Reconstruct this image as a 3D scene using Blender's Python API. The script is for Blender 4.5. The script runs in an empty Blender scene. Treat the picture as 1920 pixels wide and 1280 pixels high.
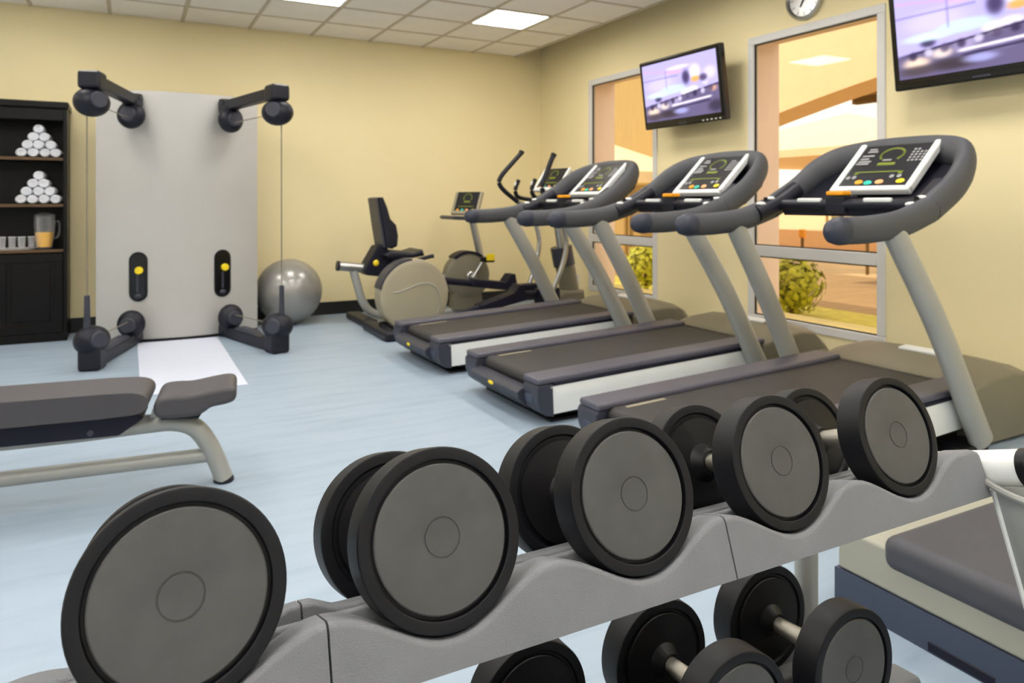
import bpy, bmesh, math, random
from mathutils import Vector, Matrix
random.seed(7)
R = math.radians
SC = bpy.context.scene
COL = SC.collection

# ------------------------------------------------------------------ camera
cam_d = bpy.data.cameras.new('camera')
cam = bpy.data.objects.new('camera', cam_d); COL.objects.link(cam)
cam.location = (0, 0, 1.2); cam.rotation_euler = (R(90), 0, R(-27.76))
cam_d.sensor_width = 36; cam_d.lens = 1364 / 1920 * 36
cam_d.shift_y = -262 / 1920
cam_d.clip_start = 0.02; cam_d.clip_end = 200
cam_d.dof.use_dof = True; cam_d.dof.focus_distance = 0.95; cam_d.dof.aperture_fstop = 9
SC.camera = cam
# ------------------------------------------------------------------ world, sun, exposure
W = bpy.data.worlds.new('world'); SC.world = W; W.use_nodes = True
wn = W.node_tree.nodes; wl = W.node_tree.links
wn['Background'].inputs['Color'].default_value = (1.0, 0.95, 0.89, 1)
wn['Background'].inputs['Strength'].default_value = .52
sun_d = bpy.data.lights.new('sun', 'SUN'); sun_d.energy = .95; sun_d.angle = R(1.5); sun_d.color = (1, .92, .78)
sun = bpy.data.objects.new('sun', sun_d); COL.objects.link(sun)
sun.rotation_euler = Vector((-0.62, 0.35, 0.75)).to_track_quat('Z', 'Y').to_euler()
sun.location = (-10, 5, 20)
PANEL_LIGHT = 8.0
vs = SC.view_settings
vs.view_transform = 'Standard'; vs.look = 'None'; vs.gamma = 1; vs.use_curve_mapping = False
vs.exposure = 1.54

# ------------------------------------------------------------------ materials
def lin(c):
    return tuple((x / 255 / 12.92 if x / 255 <= .04045 else ((x / 255 + .055) / 1.055) ** 2.4) for x in c) + (1,)
MATS = {}
def mat(name, rgb, rough=.5, metal=0, var=.06, scale=6, bump=0, bscale=200, stretch=None, spec=.5, coat=0, emit=0, emit_rgb=None):
    if name in MATS: return MATS[name]
    m = bpy.data.materials.new(name); m.use_nodes = True; n = m.node_tree.nodes; l = m.node_tree.links
    b = n['Principled BSDF']
    tc = n.new('ShaderNodeTexCoord'); mp = n.new('ShaderNodeMapping'); l.new(tc.outputs['Object'], mp.inputs['Vector'])
    if stretch: mp.inputs['Scale'].default_value = stretch
    nz = n.new('ShaderNodeTexNoise'); nz.inputs['Scale'].default_value = scale; nz.inputs['Detail'].default_value = 4
    l.new(mp.outputs['Vector'], nz.inputs['Vector'])
    cr = n.new('ShaderNodeValToRGB')
    c = lin(rgb)
    cr.color_ramp.elements[0].position = .25; cr.color_ramp.elements[1].position = .75
    cr.color_ramp.elements[0].color = tuple(x * (1 - var) for x in c[:3]) + (1,)
    cr.color_ramp.elements[1].color = tuple(min(1, x * (1 + var)) for x in c[:3]) + (1,)
    l.new(nz.outputs['Fac'], cr.inputs['Fac']); l.new(cr.outputs['Color'], b.inputs['Base Color'])
    b.inputs['Roughness'].default_value = rough; b.inputs['Metallic'].default_value = metal
    b.inputs['Specular IOR Level'].default_value = spec
    if coat: b.inputs['Coat Weight'].default_value = coat
    if bump:
        n2 = n.new('ShaderNodeTexNoise'); n2.inputs['Scale'].default_value = bscale; n2.inputs['Detail'].default_value = 3
        l.new(mp.outputs['Vector'], n2.inputs['Vector'])
        bp = n.new('ShaderNodeBump'); bp.inputs['Strength'].default_value = bump; bp.inputs['Distance'].default_value = .002
        l.new(n2.outputs['Fac'], bp.inputs['Height']); l.new(bp.outputs['Normal'], b.inputs['Normal'])
    if emit:
        b.inputs['Emission Color'].default_value = lin(emit_rgb or rgb); b.inputs['Emission Strength'].default_value = emit
    MATS[name] = m
    return m

M_wall = mat('wall_paint', (238, 222, 174), .75, var=.02, scale=1.2, bump=.05, bscale=60)
M_wall2 = mat('white_wall_paint', (236, 234, 228), .8, var=.02, scale=1.2)  # off-white picked for the unseen walls so their bounce gives cooler fill
M_base = mat('baseboard_black', (22, 20, 20), .4)
M_tile = mat('ceiling_tile', (246, 242, 236), .9, var=.03, scale=3, bump=.15, bscale=150)
M_grid = mat('ceiling_grid', (200, 190, 172), .6)
M_lightframe = mat('light_frame', (235, 232, 225), .5)
M_black = mat('black_plastic', (13, 13, 17), .38, spec=.3, var=.1)
M_blackgloss = mat('black_gloss', (7, 7, 10), .16, var=.05)
M_dark = mat('charcoal_plastic', (24, 25, 36), .42, spec=.32, var=.08, bump=.05)
M_slate = mat('slate_plastic', (50, 52, 64), .45, var=.06, bump=.05)
M_grip = mat('grip_grey', (70, 71, 76), .6, var=.05, bump=.12, bscale=400)
M_gripcap = mat('grip_cap', (46, 50, 64), .5)
M_rail = mat('foot_rail', (80, 79, 91), .45, var=.05, bump=.1, bscale=300)
M_belt = mat('running_belt', (48, 46, 46), .62, var=.15, scale=9, bump=.15, bscale=500)
M_white = mat('white_aluminium', (232, 233, 230), .38, var=.02)
M_frame = mat('window_frame_white', (212, 209, 204), .45, var=.02)
M_silver = mat('silver_paint', (160, 160, 154), .36, metal=.15, var=.03)
M_steel = mat('brushed_steel', (180, 180, 178), .3, metal=.9, var=.05)
M_chrome = mat('chrome', (225, 222, 214), .16, metal=1, var=.03)
M_knurl = mat('knurled_chrome', (214, 208, 192), .3, metal=1, var=.08, scale=300, bump=.5, bscale=900)
M_beige = mat('beige_cover', (116, 110, 93), .42, var=.04)
M_beige2 = mat('beige_cover_light', (158, 149, 126), .42, var=.04)
M_yellow = mat('yellow_plastic', (236, 208, 24), .45)
M_orange = mat('orange_key', (250, 166, 20), .45)
M_teal = mat('teal_key', (36, 196, 172), .45)
M_peach = mat('peach_key', (250, 170, 110), .45)
M_green = mat('display_green', (112, 124, 28), .5)
M_print = mat('display_white', (150, 150, 152), .5)
M_screen = mat('display_glass', (30, 31, 38), .3, var=.03)
M_rubber = mat('dumbbell_rubber', (13, 13, 18), .48, spec=.28, var=.15, scale=14, bump=.06, bscale=500)
M_plate = mat('dumbbell_plate', (73, 72, 71), .5, var=.24, scale=13, bump=.05, bscale=400)
M_plate2 = mat('dumbbell_inner_plate', (16, 15, 18), .42, spec=.3, var=.15, scale=14)
M_rack = mat('rack_plastic', (118, 119, 123), .52, var=.05, scale=20, bump=.55, bscale=900)
M_vinyl = mat('vinyl_pad', (66, 63, 66), .5, var=.06, bump=.1, bscale=300)
M_navy = mat('navy_cover', (16, 16, 34), .5, spec=.3, var=.1)
M_panel = mat('machine_panel', (180, 178, 173), .42, metal=.1, var=.015)
M_wood = mat('dark_wood', (8, 5, 5), .4, spec=.22, var=.35, scale=5, stretch=(6, 6, .6))
M_shelfedge = mat('shelf_edge_wood', (84, 58, 28), .45, var=.2, scale=8)
M_towel = mat('towel_white', (228, 229, 234), .95, var=.03, bump=.8, bscale=250)
M_ball = mat('ball_silver', (150, 148, 144), .27, metal=.35, var=.03)
M_mat = mat('white_mat', (206, 212, 228), .7, var=.02)
M_padgrey = mat('platform_pad', (66, 66, 72), .55, var=.06, bump=.15, bscale=300)
M_cream = mat('cream_shell', (158, 156, 142), .45, var=.03)
M_bluegrey = mat('bluegrey_base', (58, 66, 84), .5, var=.05, bump=.1, bscale=300)
M_reveal = mat('window_reveal', (240, 220, 212), .8, var=.02)
M_sill = mat('window_sill', (226, 214, 150), .7, var=.03)
M_sand = mat('outside_sand', (214, 186, 140), .9, var=.12, scale=2)
M_road = mat('outside_road', (176, 146, 104), .85, var=.15, scale=3, stretch=(.4, 3, 1))
M_lawn = mat('outside_lawn', (206, 196, 90), .9, var=.2, scale=10)
M_peachwall = mat('outside_peach', (238, 204, 166), .85, var=.03)
M_ochre = mat('outside_ochre', (178, 150, 96), .85, var=.08, stretch=(1, 4, .3))
M_tent = mat('tent_cloth', (246, 226, 190), .8, var=.03)
M_leaf = mat('bush_leaf', (176, 178, 44), .6, var=.35, scale=14)
M_leaf2 = mat('tree_leaf', (150, 150, 70), .6, var=.3, scale=8)
M_trunk = mat('tree_trunk', (120, 92, 50), .8)
M_juice = mat('orange_juice', (255, 192, 0), .3)
M_clockface = mat('clock_face', (196, 190, 150), .4)
M_cable = mat('cable_steel', (120, 112, 96), .4)

def glassmat(name, tint, refl):
    m = bpy.data.materials.new(name); m.use_nodes = True; n = m.node_tree.nodes; l = m.node_tree.links
    n.remove(n['Principled BSDF'])
    t = n.new('ShaderNodeBsdfTransparent'); t.inputs['Color'].default_value = tint
    g = n.new('ShaderNodeBsdfGlossy'); g.inputs['Roughness'].default_value = .02; g.inputs['Color'].default_value = (1, 1, 1, 1)
    mx = n.new('ShaderNodeMixShader'); fr = n.new('ShaderNodeLayerWeight'); fr.inputs['Blend'].default_value = .25
    ml = n.new('ShaderNodeMath'); ml.operation = 'MULTIPLY'; ml.inputs[1].default_value = refl; l.new(fr.outputs['Facing'], ml.inputs[0]); l.new(ml.outputs[0], mx.inputs[0]); l.new(t.outputs[0], mx.inputs[1]); l.new(g.outputs[0], mx.inputs[2])
    l.new(mx.outputs[0], n['Material Output'].inputs['Surface'])
    return m
M_glass = glassmat('window_glass', (1.0, .965, .90, 1), .12)
def paint_glint(m, f):  # mixes in white diffuse that stands for bright highlights on clear glass
    n = m.node_tree.nodes; l = m.node_tree.links; out = n['Material Output']; src = out.inputs['Surface'].links[0].from_socket
    d = n.new('ShaderNodeBsdfDiffuse'); d.inputs['Color'].default_value = (.9, .9, .92, 1); x = n.new('ShaderNodeMixShader'); x.inputs[0].default_value = f
    l.new(src, x.inputs[1]); l.new(d.outputs[0], x.inputs[2]); l.new(x.outputs[0], out.inputs['Surface']); return m
M_jug = paint_glint(glassmat('jug_glass', (.99, .99, .99, 1), .8), .05)
M_clear = paint_glint(glassmat('drinking_glass', (.98, .98, .99, 1), .8), .14)

def emitmat(name, rgb, s):
    m = bpy.data.materials.new(name); m.use_nodes = True; n = m.node_tree.nodes; l = m.node_tree.links
    n.remove(n['Principled BSDF']); e = n.new('ShaderNodeEmission')
    e.inputs['Color'].default_value = lin(rgb); e.inputs['Strength'].default_value = s
    l.new(e.outputs[0], n['Material Output'].inputs['Surface']); return m
M_diff = emitmat('light_diffuser', (255, 250, 243), PANEL_LIGHT)

def floor_mat():
    m = bpy.data.materials.new('floor_vinyl'); m.use_nodes = True; n = m.node_tree.nodes; l = m.node_tree.links
    b = n['Principled BSDF']
    tc = n.new('ShaderNodeTexCoord'); mp = n.new('ShaderNodeMapping'); mp.inputs['Scale'].default_value = (.7, 5, 1)
    l.new(tc.outputs['Object'], mp.inputs['Vector'])
    a = n.new('ShaderNodeTexNoise'); a.inputs['Scale'].default_value = 2.2; a.inputs['Detail'].default_value = 6; a.inputs['Roughness'].default_value = .6
    l.new(mp.outputs['Vector'], a.inputs['Vector'])
    cr = n.new('ShaderNodeValToRGB'); e = cr.color_ramp.elements
    e[0].position = .3; e[0].color = lin((142, 159, 175)); e[1].position = .5; e[1].color = lin((153, 169, 185))
    x = e.new(.8); x.color = lin((159, 175, 190))
    l.new(a.outputs['Fac'], cr.inputs['Fac']); l.new(cr.outputs['Color'], b.inputs['Base Color'])
    b.inputs['Roughness'].default_value = .46; b.inputs['Specular IOR Level'].default_value = .4
    return m
M_floor = floor_mat()

# ------------------------------------------------------------------ mesh helpers
def NB(): return bmesh.new()
def join(bm, t, M=None):
    me = bpy.data.meshes.new('tmp')
    if M is not None: bmesh.ops.transform(t, matrix=M, verts=t.verts)
    t.to_mesh(me); t.free(); bm.from_mesh(me); bpy.data.meshes.remove(me); return bm
def box(bm, lo, hi, bev=0, seg=2, M=None):
    t = NB(); bmesh.ops.create_cube(t, size=1)
    lo, hi = Vector(lo), Vector(hi); c = (lo + hi) / 2; s = hi - lo
    for v in t.verts: v.co = Vector((v.co.x * s.x, v.co.y * s.y, v.co.z * s.z)) + c
    if bev: bmesh.ops.bevel(t, geom=t.edges[:], offset=bev, segments=seg, profile=.5, affect='EDGES')
    return join(bm, t, M)
def catmull(P, n=8, closed=False):
    P = [Vector(p) for p in P]; out = []
    m = len(P)
    for i in range(m if closed else m - 1):
        if closed: a, b, c, d = P[i - 1], P[i], P[(i + 1) % m], P[(i + 2) % m]
        else: a, b, c, d = P[max(i - 1, 0)], P[i], P[i + 1], P[min(i + 2, m - 1)]
        for k in range(n):
            t = k / n
            out.append(.5 * ((2 * b) + (c - a) * t + (2 * a - 5 * b + 4 * c - d) * t * t + (3 * b - a - 3 * c + d) * t ** 3))
    if not closed: out.append(P[-1].copy())
    return out
def tube(bm, P, rx, rz=None, seg=14, up=(0, 0, 1), dome=False):
    """round or oval tube along P; rx sideways, rz towards 'up'; scalars or lists"""
    P = [Vector(p) for p in P]; n = len(P); up = Vector(up)
    rx = rx if isinstance(rx, (list, tuple)) else [rx] * n
    rz = rx if rz is None else (rz if isinstance(rz, (list, tuple)) else [rz] * n)
    T = [(P[min(i + 1, n - 1)] - P[max(i - 1, 0)]).normalized() for i in range(n)]
    rows = []
    def ring(c, t, a, b):
        s = t.cross(up)
        if s.length < 1e-4: s = t.cross(Vector((0, 1, 0)))
        if s.length < 1e-4: s = t.cross(Vector((1, 0, 0)))
        s.normalize(); u = s.cross(t).normalized()
        return [bm.verts.new(c + s * a * math.cos(2 * math.pi * k / seg) + u * b * math.sin(2 * math.pi * k / seg)) for k in range(seg)]
    if dome:
        for f in (1, .8, .45):
            q = math.sqrt(1 - f * f)
            rows.append(ring(P[0] - T[0] * max(rx[0], rz[0]) * f * .9, T[0], max(rx[0] * q, .001), max(rz[0] * q, .001)))
    for i in range(n): rows.append(ring(P[i], T[i], rx[i], rz[i]))
    if dome:
        for f in (.45, .8, 1):
            q = math.sqrt(1 - f * f)
            rows.append(ring(P[-1] + T[-1] * max(rx[-1], rz[-1]) * f * .9, T[-1], max(rx[-1] * q, .001), max(rz[-1] * q, .001)))
    for a, b in zip(rows, rows[1:]):
        for k in range(seg): bm.faces.new((a[k], a[(k + 1) % seg], b[(k + 1) % seg], b[k]))
    bm.faces.new(list(reversed(rows[0]))); bm.faces.new(rows[-1])
    return bm
def lathe(bm, prof, seg=32, M=None):
    """prof = [(r, h)] around local Z"""
    t = NB(); rows = []
    for r, h in prof:
        if r < 1e-5: rows.append([t.verts.new((0, 0, h))])
        else: rows.append([t.verts.new((r * math.cos(2 * math.pi * k / seg), r * math.sin(2 * math.pi * k / seg), h)) for k in range(seg)])
    for a, b in zip(rows, rows[1:]):
        for k in range(seg):
            k2 = (k + 1) % seg
            if len(a) == 1 and len(b) == 1: continue
            if len(a) == 1: t.faces.new((a[0], b[k2], b[k]))
            elif len(b) == 1: t.faces.new((a[k], a[k2], b[0]))
            else: t.faces.new((a[k], a[k2], b[k2], b[k]))
    if len(rows[0]) > 1: t.faces.new(list(reversed(rows[0])))
    if len(rows[-1]) > 1: t.faces.new(rows[-1])
    bmesh.ops.recalc_face_normals(t, faces=t.faces)
    return join(bm, t, M)
def prism(bm, poly, d0, d1, plane='XZ', bev=0, seg=2, M=None):
    """extrude a 2-D polygon; plane XZ extrudes along Y, YZ along X, XY along Z"""
    t = NB()
    def mk(p, d):
        return {'XZ': (p[0], d, p[1]), 'YZ': (d, p[0], p[1]), 'XY': (p[0], p[1], d)}[plane]
    a = [t.verts.new(mk(p, d0)) for p in poly]; b = [t.verts.new(mk(p, d1)) for p in poly]
    t.faces.new(a); t.faces.new(list(reversed(b))); n = len(poly)
    for i in range(n): t.faces.new((a[i], b[i], b[(i + 1) % n], a[(i + 1) % n]))
    bmesh.ops.recalc_face_normals(t, faces=t.faces)
    if bev:
        e = [e for e in t.edges if len(e.link_faces) == 2 and any(len(f.verts) == n and n > 4 for f in e.link_faces)] if n > 6 else t.edges[:]
        bmesh.ops.bevel(t, geom=e, offset=bev, segments=seg, profile=.5, affect='EDGES', clamp_overlap=True)
    return join(bm, t, M)
def axis(c, d):
    """matrix placing local Z along d at c"""
    return Matrix.Translation(Vector(c)) @ Vector(d).to_track_quat('Z', 'Y').to_matrix().to_4x4()
def cyl(bm, c, d, r, L, seg=24, bev=.15):
    e = min(bev * r, L * .3)
    return lathe(bm, [(0, 0), (r - e, 0), (r, e), (r, L - e), (r - e, L), (0, L)], seg, axis(c, d))
def ball(bm, c, r, M=None, u=24, v=16):
    t = NB(); bmesh.ops.create_uvsphere(t, u_segments=u, v_segments=v, radius=1)
    r = r if isinstance(r, (list, tuple)) else (r, r, r)
    for w in t.verts: w.co = Vector((w.co.x * r[0], w.co.y * r[1], w.co.z * r[2])) + Vector(c)
    return join(bm, t, M)
def obj(name, bm, m, parent=None, off=None, sharp=38):
    if off is not None: bmesh.ops.translate(bm, vec=-Vector(off), verts=bm.verts)
    bmesh.ops.recalc_face_normals(bm, faces=bm.faces)
    me = bpy.data.meshes.new(name); bm.to_mesh(me); bm.free()
    me.polygons.foreach_set('use_smooth', [True] * len(me.polygons)); me.set_sharp_from_angle(angle=R(sharp))
    if m is not None: me.materials.append(m)
    o = bpy.data.objects.new(name, me); COL.objects.link(o)
    wm = o.modifiers.new('weighted', 'WEIGHTED_NORMAL'); wm.keep_sharp = True; wm.weight = 80
    if parent is not None: o.parent = parent
    return o
def tag(o, label, cat, group=None):
    o['label'] = label; o['category'] = cat
    if group: o['group'] = group
    return o
def thing(name, label, cat, loc=(0, 0, 0), rot=(0, 0, 0), group=None):
    o = bpy.data.objects.new(name, None); COL.objects.link(o); o.empty_display_size = .05
    o.location = loc; o.rotation_euler = rot
    return tag(o, label, cat, group)
def struct(name, bm, m, label=None, parent=None, sharp=38):
    o = obj(name, bm, m, parent, sharp=sharp)
    if parent is None:
        o['kind'] = 'structure'
        o['label'] = label
    return o
def copy_tree(o, parent=None):
    c = o.copy(); COL.objects.link(c); c.parent = parent
    for ch in list(o.children): copy_tree(ch, c)
    return c

# ------------------------------------------------------------------ room shell
XR, YB, XL, YF, ZC = 4.48, 7.77, -4.2, -2.4, 2.95
TOP = 3.35
struct('floor', box(NB(), (XL - .2, YF - .2, -.1), (XR + .33, YB + .2, 0)), M_floor, 'pale blue streaked vinyl gym floor')
struct('wall_back', box(NB(), (XL - .2, YB, 0), (XR + .33, YB + .2, TOP)), M_wall, 'cream yellow painted back wall')
struct('wall_left', box(NB(), (XL - .2, YF, 0), (XL, YB, TOP)), M_wall2, 'off white side wall at the left, outside the view')
struct('wall_front', box(NB(), (XL - .2, YF - .2, 0), (XR + .33, YF, TOP)), M_wall2, 'off white wall behind the viewer')
# right wall with two window openings: (y0, y1, z0, z1)
WIN = [(5.52, 6.69, .235, 2.53), (3.14, 4.36, .225, 2.53)]
b = NB(); z0 = .23; z1 = 2.53
ys = [YF, 3.14, 4.36, 5.52, 6.69, YB]
for i in (0, 2, 4): box(b, (XR, ys[i], 0), (XR + .33, ys[i + 1], TOP))
for i in (1, 3):
    box(b, (XR, ys[i], 0), (XR + .33, ys[i + 1], z0)); box(b, (XR, ys[i], z1), (XR + .33, ys[i + 1], TOP))
struct('wall_right', b, M_wall, 'cream yellow wall with two tall windows')
b = NB(); box(b, (XL, YB - .016, 0), (XR, YB, .135), .003, 1)
struct('baseboard_back', b, M_base, 'black baseboard along the back wall')
# roof slab above the suspended ceiling
b = NB(); box(b, (XL - .2, YF - .2, TOP), (XR + .33, YB + .2, TOP + .15))
struct('ceiling_slab', b, M_tile, 'plaster slab above the suspended ceiling')
# suspended ceiling: backing, grid bars and tiles
G = .62; CX1 = 4.14
b = NB(); box(b, (XL, YF, ZC + .03), (CX1, YB, ZC + .05))
ceil = struct('ceiling', b, M_tile, 'suspended ceiling of pale square tiles in a grid')
gx = [CX1] + [2.94 + .62 - G * i for i in range(13)]
gy = [YB - G * i for i in range(17)]
gb = NB(); w = .014
for i, x in enumerate(gx[1:]):
    o = obj('grid_bar', box(NB(), (x - w, YF, ZC), (x + w, YB, ZC + .03)), M_grid, ceil)
for y in gy[1:]:
    obj('grid_bar', box(NB(), (XL, y - w, ZC + .001), (CX1, y + w, ZC + .03)), M_grid, ceil)
obj('edge_trim', box(NB(), (CX1 - .02, YF, ZC - .005), (CX1, YB, ZC + .05)), M_grid, ceil)
LIGHT_CELLS = {}
tile_me = None
def in_light(i, j):
    return (i - 1) % 3 == 0 and (j - 2) % 3 == 0   # x cells 2.94.., y cells third from back, every third; unseen rows added closer together to brighten the right wall
for i in range(len(gx) - 1):
    for j in range(len(gy) - 1):
        x1, x0 = gx[i], gx[i + 1]; y1, y0 = gy[j], gy[j + 1]
        if x0 < XL or y0 < YF: continue
        if in_light(i, j): LIGHT_CELLS[(i, j)] = (x0, x1, y0, y1); continue
        if j > 4: continue
        if i == 0:
            obj('ceiling_tile', box(NB(), (x0 + w, y0 + w, ZC + .006), (x1 - .02, y1 - w, ZC + .03), .004, 1), M_tile, ceil); continue
        cx, cy = (x0 + x1) / 2, (y0 + y1) / 2
        if tile_me is None:
            o = obj('ceiling_tile', box(NB(), (-G / 2 + w, -G / 2 + w, 0), (G / 2 - w, G / 2 - w, .024), .004, 1), M_tile, ceil); tile_me = o.data
        else:
            o = bpy.data.objects.new('ceiling_tile', tile_me); COL.objects.link(o); o.parent = ceil
        o.location = (cx, cy, ZC + .006)
# ceiling lights
light_names = {(1, 2): 'square ceiling light panel nearest the back right corner', (4, 2): 'square ceiling light panel cut by the top edge of the photo'}
pos_x = {1: 'by the window wall', 4: 'over the middle aisle', 7: 'over the cable machine side', 10: 'far to the left'}
pos_y = {2: 'in the row near the back wall', 5: 'in the row over the middle treadmill', 8: 'in the row over the nearest treadmill', 11: 'in the row over the dumbbell rack', 14: 'in the row behind the viewer'}
for (i, j), (x0, x1, y0, y1) in LIGHT_CELLS.items():
    lb = light_names.get((i, j), 'unseen square ceiling light panel ' + pos_x.get(i, 'aside') + ' ' + pos_y.get(j, 'aside'))
    t = thing('ceiling_light', lb, 'ceiling light', ((x0 + x1) / 2, (y0 + y1) / 2, ZC), group='recessed ceiling light panels')
    b = NB(); h = G / 2 - w
    for s in (-1, 1):
        box(b, (-h, s * (h - .012) - .012, 0), (h, s * (h - .012) + .012, .028)); box(b, (s * (h - .012) - .012, -h, 0), (s * (h - .012) + .012, h, .028))
    obj('frame', b, M_lightframe, t)
    obj('diffuser', box(NB(), (-h + .02, -h + .02, .006), (h - .02, h - .02, .02)), M_diff, t)
# windows
for n, (y0, y1, z0w, z1w) in enumerate([(5.52, 6.69, .23, 2.53), (3.14, 4.36, .23, 2.53)], 1):
    f = .062; x0, x1 = XR - .012, XR + .045
    b = NB(); box(b, (x0, y0, z1w - f), (x1, y1, z1w), .004, 1)
    win = struct('window_%d' % n, b, M_frame, ['tall white framed window nearest the back corner, half hidden by a television', 'tall white framed window between the two televisions'][n - 1])
    obj('bottom_rail', box(NB(), (x0, y0, z0w), (x1, y1, z0w + f), .004, 1), M_frame, win)
    obj('stile', box(NB(), (x0, y0, z0w + f), (x1, y0 + f, z1w - f), .004, 1), M_frame, win)
    obj('stile', box(NB(), (x0, y1 - f, z0w + f), (x1, y1, z1w - f), .004, 1), M_frame, win)
    obj('transom', box(NB(), (x0, y0 + f, .765), (x1, y1 - f, .85), .004, 1), M_frame, win)
    for a, c in ((z0w + f, .765), (.85, z1w - f)):
        p = obj('pane', box(NB(), (XR + .018, y0 + f, a), (XR + .024, y1 - f, c)), M_glass, win)
        g = NB(); e = .009
        box(g, (XR + .004, y0 + f, a), (XR + .017, y1 - f, a + e)); box(g, (XR + .004, y0 + f, c - e), (XR + .017, y1 - f, c))
        box(g, (XR + .004, y0 + f, a), (XR + .017, y0 + f + e, c)); box(g, (XR + .004, y1 - f - e, a), (XR + .017, y1 - f, c))
        obj('gasket', g, M_black, p)
    rb = NB()
    box(rb, (XR + .05, y0, z0w), (XR + .335, y0 + .012, z1w)); box(rb, (XR + .05, y1 - .012, z0w), (XR + .335, y1, z1w)); box(rb, (XR + .05, y0, z1w - .012), (XR + .335, y1, z1w))
    obj('reveal', rb, M_reveal, win)
    obj('sill', box(NB(), (XR + .05, y0, z0w), (XR + .40, y1, z0w + .04), .006, 1), M_sill, win)

# ------------------------------------------------------------------ outdoors
struct('ground_outside', box(NB(), (XR + .33, -20, -.12), (90, 80, -.06)), M_sand, 'sandy ground outside the windows')
struct('lawn_outside', box(NB(), (XR + .6, -10, -.06), (7.2, 30, -.04)), M_lawn, 'bright yellow green strip of lawn below the windows')
struct('road_outside', box(NB(), (7.2, -10, -.06), (10.8, 40, -.045)), M_road, 'tan paved lane outside the window')
# arched canopy: thick vaulted slab with an arched edge
A = []
for k in range(0, 22):
    y = -2 + k * .5; A.append((y, 2.86 - .105 * max(0, (y - 4.4)) ** 1.35 - .02 * max(0, 4.4 - y) ** 1.5))
poly = A + [(8.5, 4.6), (-2, 4.6)]
can = struct('canopy_wall_outside', prism(NB(), poly, 8.0, 8.6, 'YZ'), M_peachwall, 'peach arched canopy outside the window')
b = NB(); box(b, (8.6, -2, 3.02), (12.6, 8.5, 3.15))
obj('soffit', b, M_ochre, can)
for k in range(4):
    obj('soffit_beam', box(NB(), (9.2 + k * 1, -2, 2.9), (9.35 + k * 1, 8.5, 3.02)), M_trunk, can)
b = NB(); cyl(b, (7.98, 5.9, 3.6), (-1, 0, 0), .16, .03)
obj('canopy_lamp', b, M_frame, can)
struct('building_outside', box(NB(), (8.5, 10.0, -.06), (9.6, 17, 6)), M_ochre, 'ochre plastered building seen through the far window')
def tent(name, label, c, hw, z0, z1):
    t = thing(name, label, 'canopy', (c[0], c[1], -.06), group='pale tents outside')
    tb = NB(); vs_ = [tb.verts.new((sx * hw, sy * hw, z0)) for sx, sy in ((-1, -1), (1, -1), (1, 1), (-1, 1))]
    v2 = [tb.verts.new((v.co.x, v.co.y, z0 - .18)) for v in vs_]; p = tb.verts.new((0, 0, z1))
    for i in range(4): tb.faces.new((vs_[i], vs_[(i + 1) % 4], p)); tb.faces.new((v2[i], v2[(i + 1) % 4], vs_[(i + 1) % 4], vs_[i]))
    tb.faces.new(v2[::-1]); obj('roof', tb, M_tent, t)
    for sx, sy in ((-1, -1), (1, -1), (1, 1), (-1, 1)):
        cb = NB(); cyl(cb, (sx * (hw - .1), sy * (hw - .1), 0), (0, 0, 1), .05, z0 - .1, 10); obj('post', cb, M_ochre, t)
tent('garden_tent', 'pale peach tent roof seen through the nearer window', (17.5, 13.4), 3.6, 2.5, 3.7)
tent('garden_tent', 'pale tent roof seen through the far window', (7.5, 10.4), 1.0, 1.75, 2.25)
def leafball(bm, c, r, n, s, sq=1):
    c = Vector(c)
    for _ in range(n):
        d = Vector((random.gauss(0, 1), random.gauss(0, 1), random.gauss(0, 1))).normalized()
        p = c + Vector((d.x * r, d.y * r, d.z * r * sq)) * random.uniform(.55, 1)
        u = d.orthogonal().normalized(); u.rotate(Matrix.Rotation(random.uniform(0, 6.28), 3, d)); w_ = d.cross(u)
        q = (d * random.uniform(-.3, .6))
        vs4 = [bm.verts.new(p + s * x) for x in (-u * .3, w_ * .5 + q * .3, u * .3 + q * .1, -w_ * .5 + q * .2)]
        bm.faces.new(vs4)
    return bm
def bush(label, c, r, n=900, leaf=M_leaf, name='round_bush'):
    t = thing(name, label, 'bush', (c[0], c[1], -.05), group='bushes outside')
    k = obj('foliage', leafball(NB(), (0, 0, r * 1.05), r, n, r * .28), leaf, t); k['kind'] = 'stuff'
    s = NB(); cyl(s, (0, 0, 0), (0, 0, 1), .03, r, 8); obj('stem', s, M_trunk, t)
bush('round yellow green bush outside the nearer window', (6.35, 5.55), .34)
bush('yellow green bush outside the far window', (6.3, 8.0), .34, 700)
def tree(label, c, h, r):
    t = thing('leafy_tree', label, 'tree', (c[0], c[1], -.06), group='trees across the road outside')
    k = obj('crown', leafball(NB(), (0, 0, h - r), r, 700, r * .25), M_leaf2, t); k['kind'] = 'stuff'
    s = NB(); cyl(s, (0, 0, 0), (0, 0, 1), .1, h - r, 8); obj('trunk', s, M_trunk, t)
tree('small tree across the road, left in the nearer window', (27, 21), 2.6, 1.1)
tree('small tree across the road, middle of the nearer window', (30, 21), 3.0, 1.3)
tree('small tree across the road, right in the nearer window', (36, 22.5), 2.9, 1.3)
def lamp_post(label, c, h):
    t = thing('bollard', label, 'bollard', (c[0], c[1], -.05), group='bollards beside the lane')
    p = NB(); cyl(p, (0, 0, 0), (0, 0, 1), .03, h, 10); obj('post', p, M_trunk, t)
    p = NB(); cyl(p, (0, 0, h), (0, 0, 1), .07, .16, 12); obj('cap', p, M_orange, t)
lamp_post('orange capped bollard behind the round bush', (11.6, 9.9), .55)
lamp_post('orange capped bollard at the right of the window view', (11.2, 8.2), .55)
low = struct('kerb_wall_outside', box(NB(), (16, -10, -.06), (16.4, 45, .42)), M_peachwall, 'low pale wall across the lane')

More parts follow.
